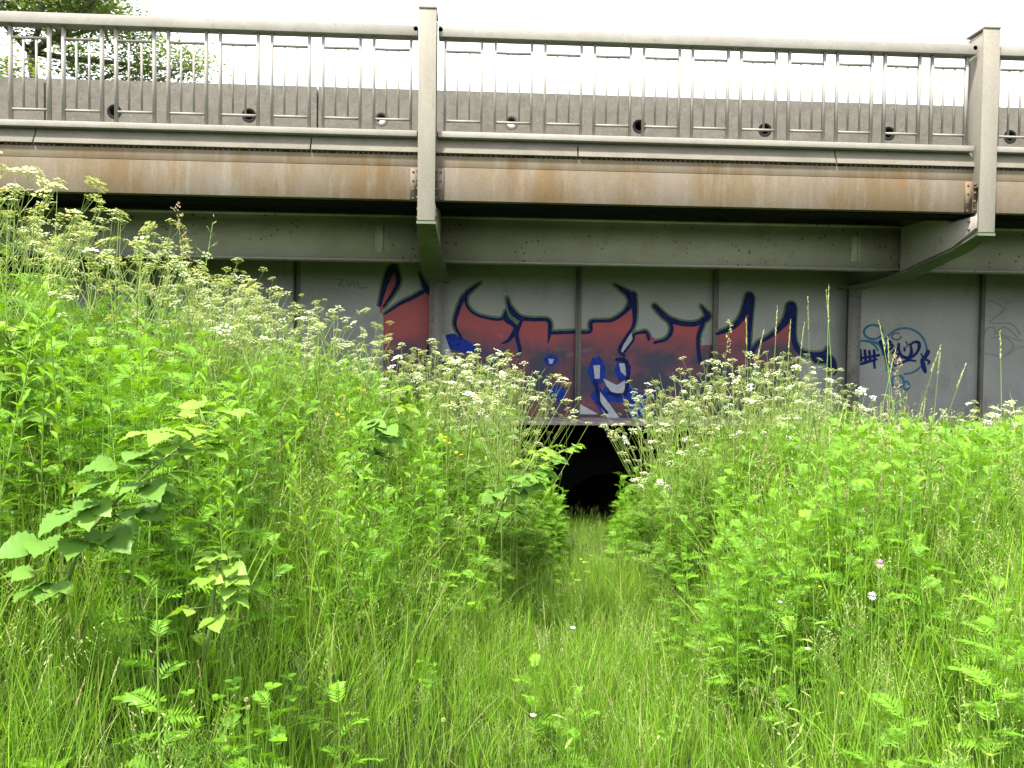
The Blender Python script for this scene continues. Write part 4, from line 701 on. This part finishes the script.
# big bramble, px 60-210 / y 400-520 at about 2.3 m
bramble((-1.08,2.12,-.68),[(-.05,.05,0),(.02,.02,.18),(.13,0,.30),(.26,-.03,.41),(.38,-.05,.50)],
 [(.12,3.3,.1,3,1.1),(.25,-2.4,.1,5,1.15),(.32,-.6,.0,3,1.0),(.45,-2.0,.1,5,1.2),(.52,2.8,.2,3,1.1),(.6,-.9,.1,5,1.15),(.68,-2.9,.25,3,1.1),(.78,-.4,.2,3,1.2),(.86,3.0,.3,3,1.1),(.92,-1.2,.5,3,.8),(.98,.2,.7,3,.95),(.99,2.2,.8,3,.7)],
 'big arching bramble shoot with grey green leaves before the ferny left bank',.25,size=.076)
bramble((-.72,2.1,-.82),[(0,0,0),(.02,0,.10),(.03,0,.2),(.04,0,.27)],[(.5,-2.5,.1,3,.8),(.7,-.5,.1,3,.8),(.85,-1.6,.1,3,.75),(.97,2.6,.5,3,.6),(1,-1.5,.6,3,.6)],
 'small bramble sprig with fresh yellow green leaves low in the grass below the big bramble',.8,size=.07)
bramble((-1.62,2.75,-.55),[(0,0,0),(.01,0,.25),(.02,0,.45),(.02,0,.6)],[(.35,-1.6,.4,3,1.1),(.45,-.4,.3,3,1.1),(.55,-2.8,.4,3,1.1),(.66,-1.2,.5,3,1.1),(.75,.3,.6,3,1.),(.85,-2.2,.8,3,.9),(.97,-1.5,1.2,3,.8),(1,.8,1.4,3,.7),(1,2.8,1.4,3,.7)],
 'upright young bramble with bright yellow green leaves among the ferny plants at the left edge',.75,size=.075)
bramble((-1.45,2.0,-.98),[(-.12,0,.0),(-.06,0,.12),(.0,0,.2),(.05,-.02,.24)],[(.3,-1.2,.0,3,1.2),(.5,-2.4,.0,3,1.2),(.75,-.8,.0,3,1.2),(.95,-1.8,.0,3,1.2)],
 'low bramble with broad serrated leaves at the lower left edge beside the dark hollow',.0,size=.075)
bramble((-.62,4.0,-.78),[(0,0,0),(.05,0,.25),(.12,0,.42),(.2,-.02,.56)],[(.3,-1.5,.1,3,1.2),(.45,-2.6,.1,5,1.2),(.6,-.6,.0,5,1.3),(.72,-1.8,.1,3,1.3),(.82,2.8,.2,3,1.2),(.9,-.5,.3,3,1.2),(1,-1.5,1.2,3,1.)],
 'arching bramble tip with pale green leaves in the middle of the left bank',.12,size=.076)
bramble((.12,4.5,-1.05),[(0,0,0),(.06,0,.2),(.14,0,.35),(.24,0,.48)],[(.3,-1.5,.1,3,1.3),(.5,-2.4,.1,5,1.3),(.6,-.5,.1,5,1.3),(.75,-1.6,.1,3,1.4),(.85,.1,.2,3,1.2),(.97,-.6,.3,3,1.3)],
 'bramble with pale broad leaves just left of the dark opening under the girder',.2,size=.076)
bramble((.22,5.0,-1.15),[(0,0,0),(.1,0,.3),(.22,-.02,.5),(.38,-.03,.58)],[(.5,-1.8,.2,5,1.2),(.7,-.6,.2,5,1.2),(.82,2.5,.3,3,1.1),(.95,-1.2,.3,3,1.0),(1,.2,.4,3,.9)],
 'bramble shoot with a round yellow leaf at its tip reaching to the dark opening',.3,size=.076)
# yellow flowered vetchling
def yflower(X,Y,h,label,n=4,mat='yellow',name='yellow_wildflower',rad=.012,cat='wild flower',grp='yellow wildflowers on the left bank'):
    z=ground(X,Y); t=tag(empty(name,(X,Y,z+EYE)),label,cat,grp)
    g=Geo(); g.tube([(0,0,0),(.01,0,h*.5),(.0,.01,h)],[.002,.0015,.001],4,0,.5,False)
    for i in range(6): 
        a=i*2.4; leaf(g,(0,0,h*(.3+.1*i)),(math.cos(a),math.sin(a),.6),.05,.009,0,.5,.2,.2,3)
    g.build('stem',M['stemg'],t)
    for i in range(n):
        g=Geo(); a=i*2.1; c=np.array([math.cos(a)*.018,math.sin(a)*.018,h+.008*i])
        for k in range(5):
            b=k*2*PI/5; d=np.array([math.cos(b),math.sin(b),.5]); s=np.array([-math.sin(b),math.cos(b),0])*rad*.4
            g.add([c,c+d*rad*.6+s,c+d*rad,c+d*rad*.6-s],[(0,1,2,3)])
        g.build('petals',M[mat],t)
def place_px(px,py,Y,f,*a,**k):
    X=(px-473)/770*Y; z=z_at(X,Y,py); f(X,Y,z-ground(X,Y),*a,**k)
YL=['upper yellow wildflower of the close pair in the middle of the left bank','lower yellow wildflower of the close pair in the middle of the left bank','yellow wildflower nearest the small bramble left of the dark opening','yellow wildflower on the left bank below the pale bramble tip','tiny yellow flower at the far left edge among the ferny plants','yellow flower in the upper middle of the left bank, alone','yellow flower low on the left bank near the bright path edge']
for (px,py,Y),lb in zip([(443,438,4.3),(447,444,4.25),(459,456,4.3),(341,418,3.8),(11,366,2.9),(362,391,4.2),(354,412,4.0)],YL): place_px(px,py,Y,yflower,lb,3)
for i,(px,py,Y) in enumerate([(827,590,2.6),(852,700,2.1),(985,686,2.2),(1011,764,1.8)]): place_px(px,py,Y,yflower,['small yellow flower in the grass left of the pink clover','small yellow flower in the grass at the lower right, below the pink clover','small yellow flower in the grass near the right edge','small yellow flower in the bottom right corner'][i],1,rad=.006,grp='small yellow flowers in the grass')
# clovers and white specks
def clover(X,Y,h,label,mat='pink',r=.011,name='clover_flower'):
    z=ground(X,Y); t=tag(empty(name,(X,Y,z+EYE)),label,'wild flower','flower heads in the grass'); g=Geo(); g.tube([(0,0,0),(.01,.01,h*.6),(0,0,h)],[.0016,.0013,.001],4,0,.5,False); g.build('stem',M['stemg'],t)
    g=Geo()
    for i in range(46):
        u=1-2*(i+.5)/46; a=i*2.4; q=math.sqrt(1-u*u); d=np.array([q*math.cos(a),q*math.sin(a),u*.9]); c=np.array([0,0,h+r*.6])+d*r*.55; s=np.cross(d,(0.1,.2,1)); s/=np.linalg.norm(s); g.add([c-s*.0012,c+d*r*.55-s*.0016,c+d*r*.7,c+d*r*.55+s*.0016,c+s*.0012],[(0,1,2,3,4)])
    g.build('blossom',M[mat],t)
place_px(895,569,2.05,clover,'pink clover head in the tall grass on the right',r=.012)
place_px(888,602,2.05,clover,'pale bud on a stalk just below the pink clover','white')
CL=[(530,724,1.75,'white five pointed flower in the grass at the bottom centre'),(447,729,1.7,'pale pinkish flower head near the bottom, left of centre'),(571,633,2.2,'small white flower in the path grass right of centre'),(62,663,1.9,'pale flower head in the grass at the lower left'),(251,708,1.7,'pale oval flower head at the lower left, left one of a close pair'),(253,716,1.75,'pale oval flower head at the lower left, right one of a close pair'),(815,654,2.3,'white bud on a reddish stalk in the right grass'),(838,535,3.6,'white bud at the edge of the ferny plants on the right'),(871,490,4.0,'white bell shaped bloom high on the right bank'),(918,486,4.0,'white bloom high on the right bank, next to the right edge'),(990,524,3.2,'white bud by the right edge above the big ferny leaf'),(786,606,2.7,'small white bloom in the grass below the right thicket')]
for px,py,Y,lb in CL:
    if 'white' in lb: place_px(px,py,Y,yflower,lb,1,mat='white',name='white_wildflower',rad=.008,grp='white blooms in the grass')
    else: place_px(px,py,Y,clover,lb,'seed',.0045)
# tall flowering grass stalks in front of the girder and the fascia
def stalk(px,py,Y,kind,label,lean=0,sc=1.6,brown=False,h=None):
    X=(px-473)/770*Y; top=z_at(X,Y,py); z=ground(X,Y); H=top-z
    t=tag(empty('grass_stalk',(X,Y,z+EYE),0),label,'grass stalk','tall flowering grass stalks')
    t.rotation_euler[1]=lean
    g=Geo(); g2=Geo(); full=Geo(); seedstem(full,0,0,H/max(.8,math.cos(lean)),kind,0,1,sc)
    for f,m in zip(full.F,full.M):
        tgt=g if m==0 else g2; tgt.add([full.V[i] for i in f],[tuple(range(len(f)))],0,full.T[f[0]])
    g.build('stem',M['stemg'],t); g2.build('seed_head',M['seedb' if brown else 'seed'],t)
SK=[(829,284,6.0,'p','tallest slim grass spike in front of the girder, left one of the leaning pair',.06),(822,300,6.0,'p','slim grass spike just left of the tallest one, drooping to the left',-.03),(840,290,6.1,'p','slim grass spike right of the tallest one, beside the dark stiffener',.05),
(717,322,5.6,'k','thick cream grass head standing in front of the third stiffener of the graffiti wall',0),(777,306,6,'p','straight thin grass spike before the last red graffiti spike',0),(757,318,6,'p','curved thin grass spike between the last two red graffiti spikes',-.02),
(788,320,6,'p','thin grass spike leaning right in front of the last red graffiti spike',.03),(795,322,6.1,'p','thin grass spike at the right rim of the last red graffiti spike',.03),(745,330,6,'p','bent grass spike in front of the tall red graffiti spike',.0),(763,356,6.2,'p','short grass spike below the last two red graffiti spikes',.02),
(910,322,5.4,'p','pale tipped grass spike over the blue ring tags, leaning right',.07),(899,338,5.4,'p','grass spike crossing the left half of the blue ring tags',.06),(917,345,5.4,'p','grass spike across the middle of the blue ring tags',.03),(919,358,5.3,'k','pinkish brown grass head in front of the blue scribbled tags',.01),
(939,348,5.3,'p','forked grass spike right of the blue ring tags, upper one',.08),(938,362,5.3,'p','grass spike right of the blue ring tags, lower one',.09),(881,347,5.4,'p','grass spike over the left blue ring',.02),(1021,330,5.0,'p','short grass spike at the right edge before the faint grey tag',.02),
(34,118,3.0,'k','thick pale grass head rising before the bottom of the railing at the left edge',.03),(3,90,3.1,'k','pale grass head cut by the left edge of the photo in front of the railing',.0),(196,206,4.2,'k','brownish grass head over the dark gap under the fascia',.04),(193,208,4.4,'o','airy grass head beside the brownish one under the fascia',.02)]
for i,(px,py,Y,k,lb,le) in enumerate(SK): stalk(px,py,Y,k,lb,le,1.7 if k=='k' else 2.2,brown=('brown' in lb and 'ish' in lb))
for i,(px,py,Y,lb) in enumerate([(713,645,2.0,'silvery drooping grass panicle in the foreground right of centre'),(120,735,1.5,'golden open grass panicle at the bottom left, bent to the right'),(60,610,2.0,'golden brown grass panicle at the lower left beside the dark hollow'),(185,690,1.7,'golden grass panicle low on the left'),(683,720,1.7,'brownish grass head at the bottom right of centre'),(800,720,1.7,'pale grass panicle at the bottom right')]):
    stalk(px,py,Y,'o' if i else 'b',lb,.12 if i in (1,) else .04,1.5,brown=(i in(2,4)))
# ------------------------------------------------------------------ tree behind the bridge
def tree():
    tx,ty=-13.4,26.0; base=1.0
    t=tag(empty('tree',(tx,ty,ground(tx,26)+EYE)),'leafy green tree behind the barrier at the upper left','tree')
    z0=ground(tx,26); g=Geo(); tips=[]
    def br(p,d,L,r,lv):
        n=4; pts=[p]; 
        for i in range(n):
            q_=.04 if lv==0 else .12; d=d+np.array([random.gauss(0,q_),random.gauss(0,q_),random.gauss(.03,.06)]); d/=np.linalg.norm(d); p=p+d*L/n; pts.append(p)
            if lv>=2: tips.append((p,lv))
        g.tube(pts,[r*(1-.6*i/n) for i in range(n+1)],6 if lv<2 else 4)
        if lv<4:
            for k in range(3 if lv else 11):
                a=random.uniform(0,2*PI); q=pts[random.randint(1 if lv else 2,n)]; dd=d*random.uniform(.2,.7)+np.array([math.cos(a),math.sin(a),random.uniform(-.25,.45)]); dd/=np.linalg.norm(dd); br(q,dd,L*random.uniform(.42,.6),r*.36,lv+1)
        else: tips.append((p,lv))
    br(np.array([0,0,0.]),np.array([0,0,1.]),8.3,.28,0)
    g.build('trunk',M['bark'],t,smooth=True)
    V=[];n=0; F=[];T=[]; lg=Geo()
    for (p,lv) in tips:
        if random.random()<.12: continue
        tn=random.random()
        for k in range(random.randint(13,22)):
            c=p+np.array([random.gauss(0,.38),random.gauss(0,.38),random.gauss(0,.3)]); a=random.uniform(0,2*PI); el=random.uniform(-.6,.5); s=random.uniform(.09,.15)
            d=np.array([math.cos(a),math.sin(a),el])*s; w=np.cross(d,(random.uniform(-.4,.4),random.uniform(-.4,.4),1)); w=w/np.linalg.norm(w)*s*.4
            lg.add([c,c+d*.5+w,c+d,c+d*.5-w],[(0,1,2,3)],0,tn)
    o=lg.build('crown',M['treeleaf'],t); print('tree leaves',len(lg.F))
random.seed(5); tree()
# ------------------------------------------------------------------ light, sky, camera
w=bpy.data.worlds.new('World'); scene.world=w; w.use_nodes=True; nt=w.node_tree; bg=nt.nodes['Background']
EL,AZ=math.radians(64),math.radians(215)      # azimuth measured clockwise from +Y: the sun stands behind the camera, to the left
sky=nt.nodes.new('ShaderNodeTexSky'); sky.sky_type='NISHITA'; sky.sun_disc=False; sky.sun_elevation=EL; sky.sun_rotation=AZ; sky.dust_density=4; sky.air_density=1.2
# thin bright overcast: cloud layer mixed over the clear sky
tc=nt.nodes.new('ShaderNodeTexCoord'); cn=noise(nt,tc.outputs['Generated'],2.2,6,.55)
cl=ramp(nt,cn,[(.3,(.80,.83,.86,1)),(.7,(1,1,1,1))]); m2=nt.nodes.new('ShaderNodeMix'); m2.data_type='RGBA'; m2.blend_type='MULTIPLY'; m2.inputs[0].default_value=1; nt.links.new(cl,m2.inputs[6]); m2.inputs[7].default_value=(7.2,7.3,7.4,1)
mx=nt.nodes.new('ShaderNodeMix'); mx.data_type='RGBA'; mx.inputs[0].default_value=.82; nt.links.new(sky.outputs[0],mx.inputs[6]); nt.links.new(m2.outputs[2],mx.inputs[7])
nt.links.new(mx.outputs[2],bg.inputs['Color']); bg.inputs['Strength'].default_value=.145
sd=bpy.data.lights.new('sun','SUN'); sd.energy=4.6; sd.angle=math.radians(6); sd.color=(1,.96,.88); so=bpy.data.objects.new('sun',sd); link(so)
from mathutils import Vector, Matrix
dv=Vector((math.sin(AZ)*math.cos(EL),math.cos(AZ)*math.cos(EL),math.sin(EL))); so.rotation_euler=dv.to_track_quat('Z','Y').to_euler(); so.location=dv*50
cd=bpy.data.cameras.new('camera'); cam=bpy.data.objects.new('camera',cd); link(cam); scene.camera=cam
cd.sensor_width=36; cd.lens=FPX/1024*36; cd.clip_end=3000; cd.clip_start=.05
R3=Matrix(((CR[0],CU[0],-fwd[0]),(CR[1],CU[1],-fwd[1]),(CR[2],CU[2],-fwd[2]))); cam.matrix_world=Matrix.Translation((0,0,EYE))@R3.to_4x4()
vs=scene.view_settings; vs.view_transform='Standard'; vs.look='None'; vs.exposure=1.63; vs.gamma=1; vs.use_curve_mapping=False
scene.render.engine='CYCLES'; scene.cycles.max_bounces=5; scene.cycles.diffuse_bounces=3; scene.cycles.transmission_bounces=3; scene.cycles.use_denoising=True
print('flower heads',len(UC),'objects',len(scene.objects))
